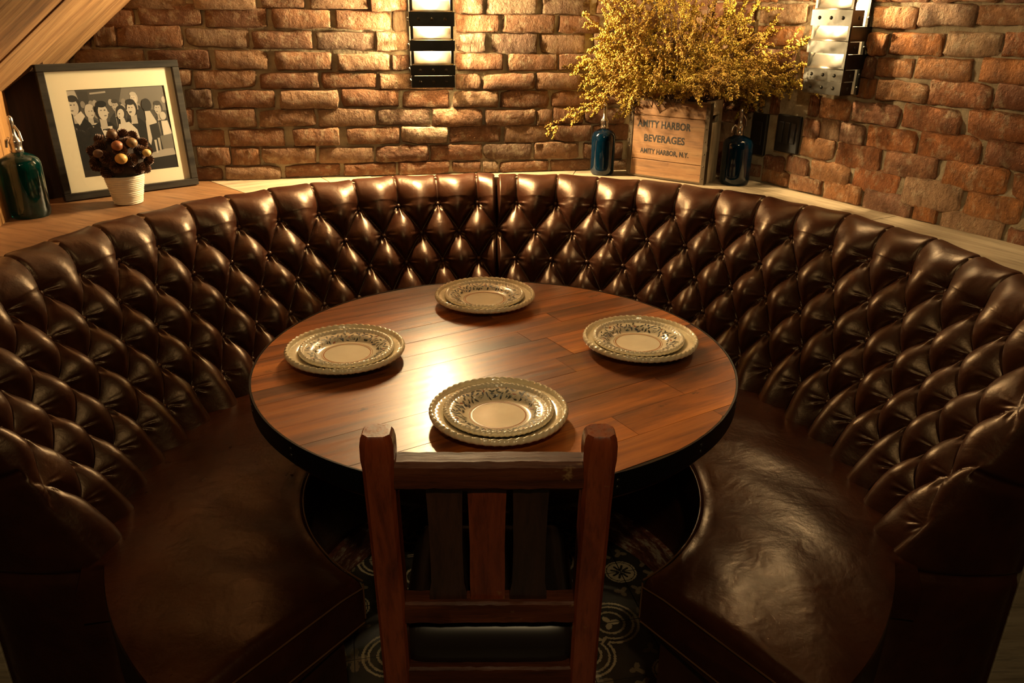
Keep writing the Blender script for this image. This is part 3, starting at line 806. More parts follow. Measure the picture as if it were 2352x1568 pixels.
for r0, wd in ((.0515, .0020), (.0562, .0010)):
    for k in range(120):
        t0, t1 = 2*pi*k/120, 2*pi*(k+1)/120
        b.add([(rr*cos(t), rr*sin(t), zs(rr)+.0004) for rr, t in ((r0, t0), (r0+wd, t0), (r0+wd, t1), (r0, t1))], [(0, 1, 2, 3)])
b.build('painted_ring', plain('rust_ring', (.36, .12, .03), .25), salad)
spots = [('nearest the chair back', (.001, 1.366), .3, (.000, .001)), ('on the left side of the table', (-.346, 1.662), 1.7, (.004, -.001)), ('at the far side of the table', (-.036, 2.026), 2.9, (-.001, .000)), ('on the right side of the table', (.333, 1.725), 4.1, (-.004, .001))]
for i, (where, (x, y), rz, (dx, dy)) in enumerate(spots):
    l1 = 'large rope-edged cream plate '+where; l2 = 'small flower-banded plate '+where
    z = TZ+.0008
    if i == 0:
        for q, l, p, zz in ((dinner, l1, (x, y), z), (salad, l2, (x+dx, y+dy), z+.0064)): q.location = (p[0], p[1], zz); q.rotation_euler = (0, 0, rz); q['label'] = l
    else:
        copy_thing(dinner, (x, y, z), l1, rz); copy_thing(salad, (x+dx, y+dy, z+.0064), l2, rz*1.3)

# ------------------------------------------------------------------ chair
ch = empty('dining_chair', (-.014, 1.09, 0), 'worn red-brown wooden slat-back chair seen from behind at the table front', 'chair')
def post(cx, side):
    b = MB(); n = 8; V = []; w, d = .0235, .024
    def ringp(z, yc, k=1., c_=.006):
        w1, d1 = w*k, d*k; c1 = c_*k
        return [(cx+sx*(w1-ax), yc+sy*(d1-ay), z) for sx, sy, ax, ay in ((-1,-1,c1,0),(1,-1,c1,0),(1,-1,0,c1),(1,1,0,c1),(1,1,c1,0),(-1,1,c1,0),(-1,1,0,c1),(-1,-1,0,c1))]
    st = [(0, 1.115, .92, .005), (.20, 1.10, .98, .005), (.42, 1.092, 1, .005), (.50, 1.086, 1.0, .005), (.60, 1.075, 1.0, .005), (.75, 1.053, .99, .006), (.868, 1.037, 1.0, .006), (.884, 1.035, 1.06, .007), (.908, 1.033, 1.06, .009), (.921, 1.032, .98, .010), (.9265, 1.032, .84, .010)]
    V = [p for z, yc, k, c_ in st for p in ringp(z, yc, k, c_)]
    Fc = [(i*n+k, i*n+(k+1) % n, (i+1)*n+(k+1) % n, (i+1)*n+k) for i in range(len(st)-1) for k in range(n)]
    Fc += [tuple(range(n))[::-1], tuple(range((len(st)-1)*n, len(st)*n))]
    b.add(V, Fc); return auto_smooth(b.build('back_post', WOOD_CHAIR, ch), 30)
post(-.178, -1); post(.151, 1)
def wavy_bar(name, x0, x1, y0, y1, z0, z1, mat, bev=.005, n=24, amp=.0012, lean=0, parent=ch):
    b = MB(); V = []; rg = np.random.default_rng(int(x1*1000)+int(z0*999)+50)
    pr = [(y0+bev, z0), (y1-bev, z0), (y1, z0+bev), (y1, z1-bev), (y1-bev, z1), (y0+bev, z1), (y0, z1-bev), (y0, z0+bev)]
    for i in range(n+1):
        x = x0+(x1-x0)*i/n
        for (y, z) in pr: V.append((x, y+rg.normal()*amp*.4+lean*(z-z0), z+rg.normal()*amp*.4))
    k = len(pr); Fc = [(i*k+j, i*k+(j+1) % k, (i+1)*k+(j+1) % k, (i+1)*k+j) for i in range(n) for j in range(k)]+[tuple(range(k))[::-1], tuple(range(n*k, n*k+k))]
    b.add(V, Fc); return auto_smooth(b.build(name, mat, parent), 35)
wavy_bar('top_rail', -.156, .129, 1.020, 1.062, .826, .876, WOOD_CHAIR_H, .007)
wavy_bar('lower_rail', -.156, .129, 1.058, 1.094, .538, .583, WOOD_CHAIR_H, .004)
wavy_bar('seat_rail', -.156, .129, 1.070, 1.100, .365, .428, WOOD_CHAIR_H, .004)
def slat(cx, w, mat, foot):
    b = MB(); V = []; st = [(.575, w*(1.18 if foot else 1)), (.600, w*(1.16 if foot else 1)), (.622, w*1.02), (.70, w*.98), (.78, w*1.02), (.835, w*1.08)]
    for z, ww in st:
        yc = 1.048+(.83-z)*.115
        for sx, sy in ((-1, -1), (1, -1), (1, 1), (-1, 1)): V.append((cx+sx*ww/2, yc+sy*.0085, z))
    Fc = [(i*4+k, i*4+(k+1) % 4, i*4+4+(k+1) % 4, i*4+4+k) for i in range(len(st)-1) for k in range(4)]+[(3, 2, 1, 0), tuple(range(len(st)*4-4, len(st)*4))]
    b.add(V, Fc); o = b.build('slat', mat, ch); return o
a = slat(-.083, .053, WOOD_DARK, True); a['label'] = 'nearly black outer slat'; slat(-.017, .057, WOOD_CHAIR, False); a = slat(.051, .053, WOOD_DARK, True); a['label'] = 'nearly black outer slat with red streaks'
# padded leather seat
def pad(name, x0, x1, y0, y1, z0, z1, mat, parent, rx=.045):
    N = 34; V = []; Fc = []
    import itertools
    for j in range(N+1):
        for i in range(N+1):
            u, v = i/N*2-1, j/N*2-1
            x, y = (x0+x1)/2+(x1-x0)/2*u, (y0+y1)/2+(y1-y0)/2*v
            e = max(abs(u)**7, abs(v)**7); cr = (abs(u)**9*abs(v)**9)
            V.append((x-(x1-x0)*.04*u*cr, y-(y1-y0)*.04*v*cr, z1-(z1-z0)*.55*e+.006*cos(u*1.5)*cos(v*1.5)))
    for j in range(N):
        for i in range(N): a = j*(N+1)+i; Fc.append((a, a+1, a+N+2, a+N+1))
    edge = list(range(N))+[j*(N+1)+N for j in range(N)]+[N*(N+1)+i for i in range(N, 0, -1)]+[j*(N+1) for j in range(N, 0, -1)]
    for (dz, k) in ((.35, 1.010), (.12, 1.006), (0, .985)):
        n0 = len(V); cx, cy = (x0+x1)/2, (y0+y1)/2
        src = [i for i in edge] if dz == .35 else last
        new = []
        for q, i in enumerate(edge): V.append((cx+(V[i][0]-cx)*k, cy+(V[i][1]-cy)*k, z0+(z1-z0)*dz)); new.append(n0+q)
        for q in range(len(edge)): p = (q+1) % len(edge); Fc.append((src[q], new[q], new[p], src[p]))
        last = new
    Fc.append(tuple(last[::-1]))
    return auto_smooth(mesh(name, V, Fc, mat, parent, True), 60)
BLACK_LEATHER = plain('black_seat_leather', (.016, .011, .009), .26)
pad('seat', -.172, .145, 1.082, 1.415, .428, .515, BLACK_LEATHER, ch)
b = MB()
for (x0, x1, y0, y1) in ((-.155, .128, 1.385, 1.41), (-.170, -.148, 1.10, 1.40), (.121, .143, 1.10, 1.40)): b.box(((x0+x1)/2, (y0+y1)/2, .395), (x1-x0, y1-y0, .062), bev=.003)
b.build('seat_frame', WOOD_CHAIR_H, ch)
for x in (-.16, .133):
    b = MB(); b.box((x, 1.39, .21), (.036, .036, .42), bev=.004); b.build('front_leg', WOOD_CHAIR, ch)
b = MB()
for x in (-.165, .138): b.box((x, 1.245, .16), (.018, .27, .028), bev=.003)
b.box((-.013, 1.40, .22), (.27, .018, .028), bev=.003); b.box((-.013, 1.102, .22), (.29, .018, .028), bev=.003)
b.build('stretcher', WOOD_CHAIR_H, ch)

# ------------------------------------------------------------------ siphon bottles
def glass(name, c, dens):
    t = NT(name); t.set(Base_Color=(*c, 1), Roughness=.06, IOR=1.5, Transmission_Weight=.6, Coat_Weight=.3, Coat_Roughness=.04)
    return t.m
def siphon(loc, R, H, mat, label, rz, group=None):
    root = empty('siphon_bottle', loc, label, 'bottle', group)
    s = H/.242
    b = MB(); hb = .128*s
    prof = [(0, .004), (R*.72, .002), (R*.90, .0), (R*.98, .008), (R, .018), (R*.985, .03), (R, .05), (R, hb*.90), (R*.985, hb), (R*.90, hb+.010*s), (R*.68, hb+.018*s), (R*.40, hb+.0235*s), (.0125*s, hb+.0265*s), (.0120*s, hb+.032*s), (0, hb+.032*s)]
    b.lathe(prof, 48, loc); auto_smooth(b.build('body', mat, root), 60)
    b = MB(); z0 = hb+.027*s
    b.lathe([(.0145*s, z0), (.0150*s, z0+.004*s), (.0130*s, z0+.006*s), (.0135*s, z0+.018*s), (.0150*s, z0+.022*s), (.0140*s, z0+.027*s), (.0085*s, z0+.034*s), (.0060*s, z0+.044*s), (.0058*s, z0+.062*s), (.0066*s, z0+.064*s), (.0064*s, z0+.078*s), (.003*s, z0+.083*s), (0, z0+.084*s)], 24, loc)
    auto_smooth(b.build('metal_head', CHROME, root), 50)
    b = MB(); o = Vector(loc); d = Vector((cos(rz), sin(rz), 0)); zz = Vector((0, 0, 1))
    b.tube([o+zz*(z0+.024*s)+d*.008*s, o+zz*(z0+.030*s)+d*.020*s, o+zz*(z0+.024*s)+d*.028*s, o+zz*(z0+.008*s)+d*.031*s], [.004*s, .0035*s, .0035*s, .003*s], 10)
    auto_smooth(b.build('spout', CHROME, root), 60)
    b = MB(); b.tube([o+zz*(z0+.050*s), o+zz*(z0+.060*s)-d*.010*s, o+zz*(z0+.046*s)-d*.020*s, o+zz*(z0+.026*s)-d*.023*s], [.003*s, .003*s, .0028*s, .0034*s], 8); auto_smooth(b.build('lever', CHROME, root), 60)
    return root
TEAL = glass('teal_green_glass', (.0015, .045, .040), 1); BLUE = glass('deep_blue_glass', (.0012, .022, .050), 1)
siphon((-1.290, 2.187, .9555), .0515, .272, TEAL, 'teal green glass siphon bottle standing at the left end of the ledge', radians(160), 'seltzer siphons on the ledge')
siphon((.366, 2.832, .9555), .0415, .245, BLUE, 'dark blue siphon bottle left of the wooden drinks crate', radians(80), 'seltzer siphons on the ledge')
siphon((.792, 2.672, .9555), .0490, .250, BLUE, 'dark blue siphon bottle right of the wooden drinks crate', radians(200), 'seltzer siphons on the ledge')

# ------------------------------------------------------------------ crate
CA = Vector((.452, 2.815, .9555)); CB = Vector((.680, 2.640, .9555)); cd = (CB-CA); CW = cd.length; cd.normalize(); cb = Vector((-cd.y, cd.x, 0)); CH, CD = .262, .100
cr = empty('drinks_crate', (CA+CB)/2+cb*CD/2, 'old wooden beverage crate with black stencilled lettering in the wall corner', 'crate')
MC = Matrix((cd, cb, Vector((0, 0, 1)))).transposed().to_4x4(); MC.translation = CA      # local x along the front, y back, z up
def cbuild(b, name, mat, smooth=False):
    o = b.build(name, mat, None, smooth); o.location = MC.translation; o.rotation_euler = MC.to_euler(); attach(o, cr); return o
zb = [(0, .060), (.0615, .207), (.2085, .262)]
for (z0, z1) in zb:
    b = MB(); b.box((CW/2, .006, (z0+z1)/2), (CW-.012, .012, z1-z0), bev=.0015); cbuild(b, 'front_board', WOOD_CRATE)
for (z0, z1) in zb:
    b = MB(); b.box((CW/2, CD-.006, (z0+z1)/2), (CW-.012, .012, z1-z0), bev=.0015); cbuild(b, 'back_board', WOOD_CRATE)
for x in (.007, CW-.007):
    b = MB(); hx, h0, h1 = .026, .198, .222
    b.box((x, CD/2, h0/2), (.014, CD, h0)); b.box((x, CD/2, (h1+CH+.004)/2), (.014, CD, CH+.004-h1))
    for y0, y1 in ((0, CD/2-hx), (CD/2+hx, CD)): b.box((x, (y0+y1)/2, (h0+h1)/2), (.014, y1-y0, h1-h0))
    cbuild(b, 'end_board', WOOD_CRATE_SIDE)
b = MB(); b.box((CW/2, CD/2, .008), (CW-.03, CD-.02, .010)); cbuild(b, 'bottom_board', WOOD_CRATE)
IRONS = mat_steel('rusty_crate_iron', (.22, .17, .11), .5, (.07, .045, .03))
nb_ = MB(); nb_.ball((0, 0, 0), .0024, 8, 5, (1, 1, .6)); nail = nb_.build('nail', IRONS, None, True); first = True
for x, s in ((0, -1), (CW, 1)):
    b = MB(); b.box((x-s*.005, -.0012, CH/2), (.014, .0022, CH*.995)); b.box((x+s*.0012, .010, CH/2), (.0022, .022, CH*.995)); b.box((x+s*.001, -.001, CH*.45), (.006, .006, .016)); cbuild(b, 'corner_strap', IRONS)
    for z in (.02, .06, .10, .14, .18, .215, .245):
        o = nail if first else nail.copy()
        if not first: COL.objects.link(o)
        first = False; o.location = MC @ Vector((x-s*.006, -.0025, z)); o.rotation_euler = (-cb).to_track_quat('Z', 'Y').to_euler(); attach(o, cr)
for z in (.004, .258):
    b = MB(); b.box((CW/2, -.0012, z), (CW-.016, .0016, .005)); cbuild(b, 'band', IRONS)
INKB = plain('stencil_ink', (.018, .014, .011), .7)
def lettering(txt, xc, z, h, wd, name='lettering'):
    cu = bpy.data.curves.new(name, 'FONT'); cu.body = txt; cu.size = 1; cu.align_x = 'CENTER'; cu.offset = .026; cu.extrude = .0; cu.space_character = 1.05
    o = bpy.data.objects.new(name, cu); COL.objects.link(o); dg = bpy.context.evaluated_depsgraph_get(); dg.update()
    me = bpy.data.meshes.new_from_object(o.evaluated_get(dg)); bpy.data.objects.remove(o)
    co = np.array([v.co[:] for v in me.vertices]); a, b_ = co.min(0), co.max(0)
    for v in me.vertices:
        u = (v.co.x-a[0])/(b_[0]-a[0])-.5; w = (v.co.y-a[1])/(b_[1]-a[1])
        v.co = (xc+u*wd, -.0006, z+w*h)
    me.materials.clear(); me.materials.append(INKB); me.name = name
    o = bpy.data.objects.new(name, me); COL.objects.link(o); o.location = MC.translation; o.rotation_euler = MC.to_euler(); attach(o, cr); return o
lettering('AMITY HARBOR', .128, .168, .0245, .196); lettering('BEVERAGES', .133, .1215, .0245, .150); lettering('AMITY HARBOR, N.Y.', .136, .079, .020, .180)

# ------------------------------------------------------------------ dried flowers
bo = empty('dried_flower_bouquet', (.62, 2.755, 1.0), 'huge airy bunch of dried yellow flowers standing in the wooden crate', 'dried flowers')
rg = np.random.default_rng(21)
def keep_off_walls(p, m_=.012):
    for N_ in (N_BACK, N_RIGHT):
        d = (p-CORNER).x*N_.x+(p-CORNER).y*N_.y
        if d < m_: p = p+N_*(m_-d)
    return p
stem = MB(); twig_tips = []; SPR = []
for i in range(150):
    a = rg.uniform(0, 2*pi); el = rg.uniform(-.10, 1.5)**1.0
    el = abs(rg.normal(.62, .48)); el = min(el, 1.5)
    if rg.random() < .22: el = rg.uniform(-.18, .15)
    L = rg.uniform(.20, .44)*(1 if el < 1 else 1.15)
    if sin(a) < 0: el = max(el, .28)
    if el < .2 and abs(sin(a)) > .5: el = .35
    d = Vector((cos(a)*cos(el)*1.0, sin(a)*cos(el)*.70, sin(el)*.92))
    p0 = (CA+CB)/2+cb*(CD/2)+Vector((0, 0, .12)); p0 = p0+cd*rg.uniform(-.08, .08)+cb*rg.uniform(-.03, .03)
    p1 = Vector((.60, 2.745, 1.235))+cd*cos(a)*rg.uniform(.02, .10)+cb*rg.uniform(-.04, .04)
    p2 = p1+d*L+Vector((0, 0, -.05*max(0, 1-el))); p1b = (p1+p2)/2+Vector((0, 0, .045))
    pts = []
    for k in range(9):
        t = k/8
        q = p0*(1-t)**3+p1*3*t*(1-t)**2+p1b*3*t*t*(1-t)+p2*t**3; pts.append(keep_off_walls(q))
    stem.tube(pts, [.0016-.0011*k/8 for k in range(9)], 4, 0, False)
    for k in range(int(rg.integers(9, 14))):
        t = rg.uniform(.42, 1.0); ii = min(7, int(t*8)); f = t*8-ii; base = pts[ii].lerp(pts[ii+1], f)
        dr = (pts[ii+1]-pts[ii]).normalized(); rv_ = Vector(rg.normal(size=3)); rv_ = (rv_-dr*rv_.dot(dr)).normalized()
        dd = (dr*rg.uniform(.5, 1.2)+rv_*rg.uniform(.5, 1.0)).normalized(); l2 = rg.uniform(.035, .085)
        e1 = keep_off_walls(base+dd*l2*.5+Vector((0, 0, .004))); e2 = keep_off_walls(base+dd*l2+Vector((0, 0, -.012*rg.random())))
        stem.tube([base, e1, e2], [.0007, .0006, .0003], 3, 0, False); SPR.append((e1 if rg.random() < .6 else base, e2))
    SPR.append((pts[6], pts[8]))
o = stem.build('stems', plain('dry_brown_stem', (.09, .045, .015), .7), bo); o['kind'] = 'stuff'
# floret clusters: little lumpy octahedra in three tones
oct_ = np.array([(1,0,0),(-1,0,0),(0,1,0),(0,-1,0),(0,0,1),(0,0,-1)], float); of = np.array([(0,2,4),(2,1,4),(1,3,4),(3,0,4),(2,0,5),(1,2,5),(3,1,5),(0,3,5)])
C = []; S = []
for (a, b_) in SPR:
    a, b_ = np.array(a), np.array(b_); L = np.linalg.norm(b_-a); n = int(L/.0016)+4
    t = rg.uniform(0, 1.03, n)[:, None]; rad = (.0066*(1-.6*t)); C.append(a+(b_-a)*t+rg.normal(size=(n, 3))*rad*.62); S.append(rg.uniform(.0020, .0042, n)*(1.15-.4*t[:, 0]))
C = np.concatenate(C); S = np.concatenate(S); n = len(C)
J = 1+rg.uniform(-.45, .45, (n, 6, 1)); V = (oct_[None]*J*S[:, None, None]+rg.normal(size=(n, 6, 3))*S[:, None, None]*.25+C[:, None, :]).reshape(-1, 3)
Fc = (of[None]+np.arange(n)[:, None, None]*6).reshape(-1, 3)
me = bpy.data.meshes.new('blossoms'); me.vertices.add(len(V)); me.vertices.foreach_set('co', V.astype(np.float32).ravel()); me.loops.add(Fc.size); me.loops.foreach_set('vertex_index', Fc.astype(np.int32).ravel())
me.polygons.add(len(Fc)); me.polygons.foreach_set('loop_start', np.arange(0, Fc.size, 3, dtype=np.int32)); me.update(calc_edges=True); me.validate()
t = NT('dried_yellow_blossom'); nz = t.noise(t.coord(), 60, 3, .7); nz2 = t.noise(t.coord(), 9, 2, .5)
c = t.ramp(nz, [(.3, (.20, .10, .010)), (.5, (.46, .30, .028)), (.7, (.70, .56, .10))]); t.set(Base_Color=t.mix(t.ramp(nz2, [(.40, (.0,)*3), (.62, (.6,)*3)]), c, (.36, .17, .03, 1)), Roughness=.75)
o = link('blossoms', me, t.m, bo); o['kind'] = 'stuff'
lf = MB()
for i in range(420):
    a, b_ = SPR[int(rg.integers(len(SPR)))]; p = a.lerp(b_, rg.random()*.4); d = Vector(rg.normal(size=3)).normalized(); u = d.orthogonal().normalized(); L = rg.uniform(.012, .026); W = L*.28; w = d.cross(u)
    lf.add([p, p+d*L*.4+u*W, p+d*L+w*.003, p+d*L*.4-u*W], [(0, 1, 2, 3)])
o = lf.build('dry_leaves', plain('dry_ochre_leaf', (.42, .21, .04), .65), bo); o['kind'] = 'stuff'
rd = MB()
for p in ((.435, 2.70, 1.44), (.70, 2.60, 1.34), (.52, 2.62, 1.36)): rd.tube([p, (p[0]+.003, p[1], p[2]+.012)], .0015, 5)
# ------------------------------------------------------------------ framed picture
FB = Vector((-1.2724, 2.3407, .9585)); FA, FL, FH, FT = .700, .3960, .3820, .090
fx = Vector((cos(FA), sin(FA), 0)); fnb = Vector((-sin(FA), cos(FA), 0)); fz = Vector((0, 0, 1))*cos(FT)+fnb*sin(FT); fy = fx.cross(fz); fy = -fy if fy.dot(fnb) < 0 else fy
MF = Matrix((fx, fy, fz)).transposed().to_4x4(); MF.translation = FB      # x along, y into the wall, z up the frame
pf = empty('framed_photograph', FB, 'black framed black and white photograph of a party leaning in the left corner', 'picture')
def fbuild(b, name, mat, parent=pf):
    o = b.build(name, mat); o.location = MF.translation; o.rotation_euler = MF.to_euler(); attach(o, parent); return o
FD, FWd = .026, .021
FRM = mat_wood('black_frame_wood', [(.012, .010, .009), (.035, .030, .025), (.06, .052, .042)], 2, 'x', (.28, .40), .15, 3.)
for (x0, x1, z0, z1, ) in ((0, FL, 0, FWd), (0, FL, FH-FWd, FH), (0, FWd, FWd, FH-FWd), (FL-FWd, FL, FWd, FH-FWd)):
    b = MB(); b.box(((x0+x1)/2, FD/2, (z0+z1)/2), (x1-x0-.0004, FD, z1-z0-.0004), bev=.0016); fbuild(b, 'frame_side', FRM)
b = MB(); b.box((FL/2, FD-.004, FH/2), (FL-.02, .004, FH-.02)); fbuild(b, 'backing', BLACKP)
MX0, MX1, MZ0, MZ1 = FWd, FL-FWd, FWd, FH-FWd
PX0, PX1, PZ0, PZ1 = MX0+.048, MX1-.030, MZ0+.040, MZ1-.052
b = MB(); y0 = .012
for (x0, x1, z0, z1) in ((MX0, MX1, MZ0, PZ0), (MX0, MX1, PZ1, MZ1), (MX0, PX0, PZ0, PZ1), (PX1, MX1, PZ0, PZ1)): b.box(((x0+x1)/2, y0+.001, (z0+z1)/2), (x1-x0, .002, z1-z0))
fbuild(b, 'mat_board', plain('cream_mat_board', (.78, .70, .52), .8))
GREY = {}
def gmat(g):
    g = round(g, 2)
    if g not in GREY: GREY[g] = len(GREY); GM.append(plain('print_grey', (g*1.0, g*.90, g*.76), .5))
    return GREY[g]
GM = []; pb = MB(); lay = [0]
PW, PH = PX1-PX0, PZ1-PZ0
def P2(u, v): return (PX0+PW*u, PZ1-PH*v)
def poly(P, g):
    P = [(min(max(u, 0), 1), min(max(v, 0), 1)) for u, v in P]; lay[0] += 1; y = y0+.0028-lay[0]*.000012
    pb.add([(P2(u, v)[0], y, P2(u, v)[1]) for u, v in P], [tuple(range(len(P)))], gmat(g))
def ell(cu, cv, ru, rv, g, rot=0, n=16, a0=0, a1=2*pi):
    P = []
    for k in range(n):
        t = a0+(a1-a0)*k/n; x, y = ru*cos(t), rv*sin(t); P.append((cu+x*cos(rot)-y*sin(rot), cv+x*sin(rot)+y*cos(rot)))
    poly(P, g)
poly([(0, 0), (1, 0), (1, 1), (0, 1)], .07)
poly([(.55, 0), (1, 0), (1, .30), (.7, .26), (.5, .16)], .16); poly([(0, 0), (.08, 0), (.10, .12), (0, .18)], .42); poly([(.22, .04), (.38, .03), (.38, .05), (.22, .06)], .35); poly([(.10, .02), (.2, .02), (.2, .16), (.1, .16)], .05)
rp = random.Random(8)
for k in range(16): ell(rp.uniform(.03, .98), rp.uniform(.16, .30), .024, .04, rp.choice([.12, .25, .34, .42]))
def man(u, v, s, face=1, hair=.02, suit=.018, skin=.46, shirt=True, bw=1., tie=True):
    ell(u, v+.40*s, .15*s*bw, .30*s, suit); poly([(u-.15*s*bw, v+.36*s), (u-.07*s, v+.19*s), (u+.07*s, v+.19*s), (u+.15*s*bw, v+.36*s), (u+.16*s*bw, v+1.1*s), (u-.16*s*bw, v+1.1*s)], suit)
    if shirt:
        poly([(u-.035*s, v+.16*s), (u+.05*s*face+.02*s, v+.16*s), (u+.03*s*face, v+.46*s)], .62)
        if tie: poly([(u-.03*s+.01*face, v+.20*s), (u+.035*s+.01*face, v+.18*s), (u+.035*s+.01*face, v+.22*s), (u-.03*s+.01*face, v+.185*s)], .02)
    poly([(u-.03*s, v+.08*s), (u+.03*s, v+.08*s), (u+.03*s, v+.18*s), (u-.03*s, v+.18*s)], skin*.8)
    ell(u, v, .052*s, .090*s, hair); ell(u+.012*s*face, v+.018*s, .043*s, .078*s, skin); ell(u+.010*s*face, v-.065*s, .046*s, .034*s, hair)
    poly([(u+.045*s*face, v-.005*s), (u+.066*s*face, v+.028*s), (u+.045*s*face, v+.036*s)], skin*.92)
    ell(u+.030*s*face, v-.004*s, .008*s, .007*s, .08); ell(u-.002*s, v-.004*s, .007*s, .006*s, .12); ell(u+.028*s*face, v+.052*s, .013*s, .006*s, .14)
man(.46, .20, .75, -1, .05, .03, .40); man(.66, .13, .75, -1, .45, .03, .55); man(.18, .25, .85, 1, .50, .03, .50)
man(.90, .26, .85, -1, .05, .04, .40); man(.05, .17, 1.15, -1, .03, .012, .50, False)
poly([(.02, .30), (.10, .24), (.13, .30), (.06, .40)], .60)
man(.62, .24, 1.05, -1, .02, .014, .52); ell(.595, .285, .016, .006, .04)
man(.30, .25, 1.15, 1, .015, .010, .54, True, 1.1)
# woman in a pale strapless dress between them
ell(.50, .28, .050, .080, .03); ell(.488, .305, .036, .062, .56, .2); poly([(.475, .35), (.515, .35), (.53, .42), (.47, .42)], .52)
poly([(.45, .42), (.56, .40), (.63, .50), (.64, .60), (.57, .60), (.46, .62), (.43, .50)], .55); poly([(.46, .56), (.60, .54), (.62, .78), (.45, .80)], .48); ell(.455, .50, .035, .04, .60); poly([(.42, .52), (.50, .46), (.52, .50), (.44, .58)], .56)
ell(.476, .300, .007, .006, .06); ell(.470, .340, .009, .005, .16)
# woman in a dark dress seen from the back
ell(.775, .22, .052, .080, .03); poly([(.745, .29), (.80, .29), (.85, .42), (.84, .62), (.76, .60), (.74, .42)], .50); poly([(.76, .46), (.85, .44), (.87, .62), (.87, .85), (.74, .85), (.745, .60)], .02); poly([(.735, .40), (.765, .42), (.77, .62), (.745, .70), (.725, .66)], .48)
ell(.93, .36, .035, .05, .45); poly([(.90, .42), (.97, .42), (1, .60), (.90, .62)], .55)
# bar with bottles and glasses
poly([(.0, .90), (1, .82), (1, 1), (0, 1)], .015); poly([(.70, .80), (.98, .74), (1, .84), (.70, .86)], .30); poly([(.86, .60), (1, .58), (1, .76), (.87, .76)], .14)
for u, v, h, g in ((.70, .66, .14, .22), (.80, .64, .16, .45), (.84, .62, .15, .38), (.20, .60, .16, .05), (.17, .72, .10, .5)):
    poly([(u-.012, v), (u+.012, v), (u+.009, v+h), (u-.009, v+h)], g)
poly([(0, .55), (.05, .52), (.16, .62), (.20, .95), (.0, .95)], .014)
fbuild(pb, 'photo_print', GM)
t = NT('picture_glass')
tr_ = t.n('ShaderNodeBsdfTransparent'); gl_ = t.n('ShaderNodeBsdfGlossy'); gl_.inputs['Roughness'].default_value = .04
lw_ = t.n('ShaderNodeLayerWeight'); lw_.inputs[0].default_value = .5; mx_ = t.n('ShaderNodeMixShader')
for a_, b_ in ((t.math('ADD', t.math('MULTIPLY', t.math('POWER', lw_.outputs['Facing'], 3.0), .6), .04), mx_.inputs[0]), (tr_.outputs[0], mx_.inputs[1]), (gl_.outputs[0], mx_.inputs[2]), (mx_.outputs[0], t.t.nodes['Material Output'].inputs[0])): t.t.links.new(a_, b_)
b = MB(); b.box((FL/2, .0070, FH/2), (MX1-MX0+.004, .001, MZ1-MZ0+.004)); fbuild(b, 'glass_pane', t.m)

# ------------------------------------------------------------------ pinecone ball in a white pot
PO = Vector((-1.090, 2.345, .9555))
pp = empty('potted_pinecone_ball', PO, 'ribbed white pot with a ball of dark pinecones in front of the framed picture', 'potted decoration')
b = MB(); prof = [(0, .002), (.036, .0)]
for k in range(44):
    t_ = k/43; prof.append((.039+.016*t_+(.0010 if k % 3 == 0 else -.0003)+RNG.uniform(-.0004, .0004), .003+.079*t_))
prof += [(.054, .084), (.050, .084), (.049, .07), (0, .068)]
b.lathe(prof, 48, PO); auto_smooth(b.build('pot', plain('white_ribbed_ceramic', (.62, .55, .42), .5), pp), 70)
PC = PO+Vector((0, 0, .135)); rc_ = np.random.default_rng(5)
t = NT('pinecone_scale_brown'); nz = t.noise(t.coord(), 70, 3, .6); t.set(Base_Color=t.ramp(nz, [(.3, (.045, .018, .010)), (.6, (.13, .06, .032)), (.75, (.26, .15, .085))]), Roughness=.5); CONE = t.m
b = MB(); b.ball(PC, .066, 20, 12, (1.08, 1.08, .92)); b.build('core', plain('dark_moss_core', (.02, .010, .006), .9), pp, True)
dirs = []
for k in range(30):
    z = 1-1.62*(k+.5)/30; a = k*2.39996; s = sqrt(max(0, 1-z*z)); dirs.append(Vector((s*cos(a), s*sin(a), z)))
for i, d in enumerate(dirs):
    c = PC+Vector((d.x*.070, d.y*.070, d.z*.060)); tq = d.to_track_quat('Z', 'Y').to_matrix(); b = MB()
    L, Rm = .016, .022
    for k in range(60):
        h = k/60; a = k*2.39996; rr = Rm*(1-h)**.6; base = c+tq @ Vector((rr*.45*cos(a), rr*.45*sin(a), L*h-.004)); outd = tq @ Vector((cos(a), sin(a), .55+.9*h)); outd.normalize()
        sd = outd.cross(d).normalized()*(.0062*(1-.4*h)); up_ = d*.0016; tip = base+outd*(.0085*(1-.35*h)+.002)
        b.add([base-sd*.6, base+sd*.6, tip+sd*.8, tip-sd*.8, base+up_*1.5, tip+up_+outd*.002], [(0, 1, 2, 3), (4, 3, 2), (5, 3, 2), (0, 3, 5, 4), (1, 4, 5, 2)])
    b.build('pinecone', CONE, pp)
view = (Vector((0, 0, 1.5))-PC).normalized()
for (ox, oz, r, col) in ((-.004, .030, .0155, (.26, .09, .035)), (.034, .036, .0150, (.22, .13, .055)), (.000, -.006, .0165, (.50, .28, .07)), (-.055, .012, .013, (.10, .05, .03)), (.068, .006, .012, (.55, .38, .14)), (-.012, .062, .014, (.10, .055, .03))):
    sx_ = Vector((view.y, -view.x, 0)).normalized()*-1
    q = sx_*ox+Vector((0, 0, oz))+view*.012; k_ = q+view*sqrt(max(.0005, 0.0082-ox*ox-oz*oz)); c = PC+k_
    b = MB(); b.ball(c, r, 14, 10, (1, 1, .88)); b.build('nut', plain('dried_nut', col, .45), pp, True)

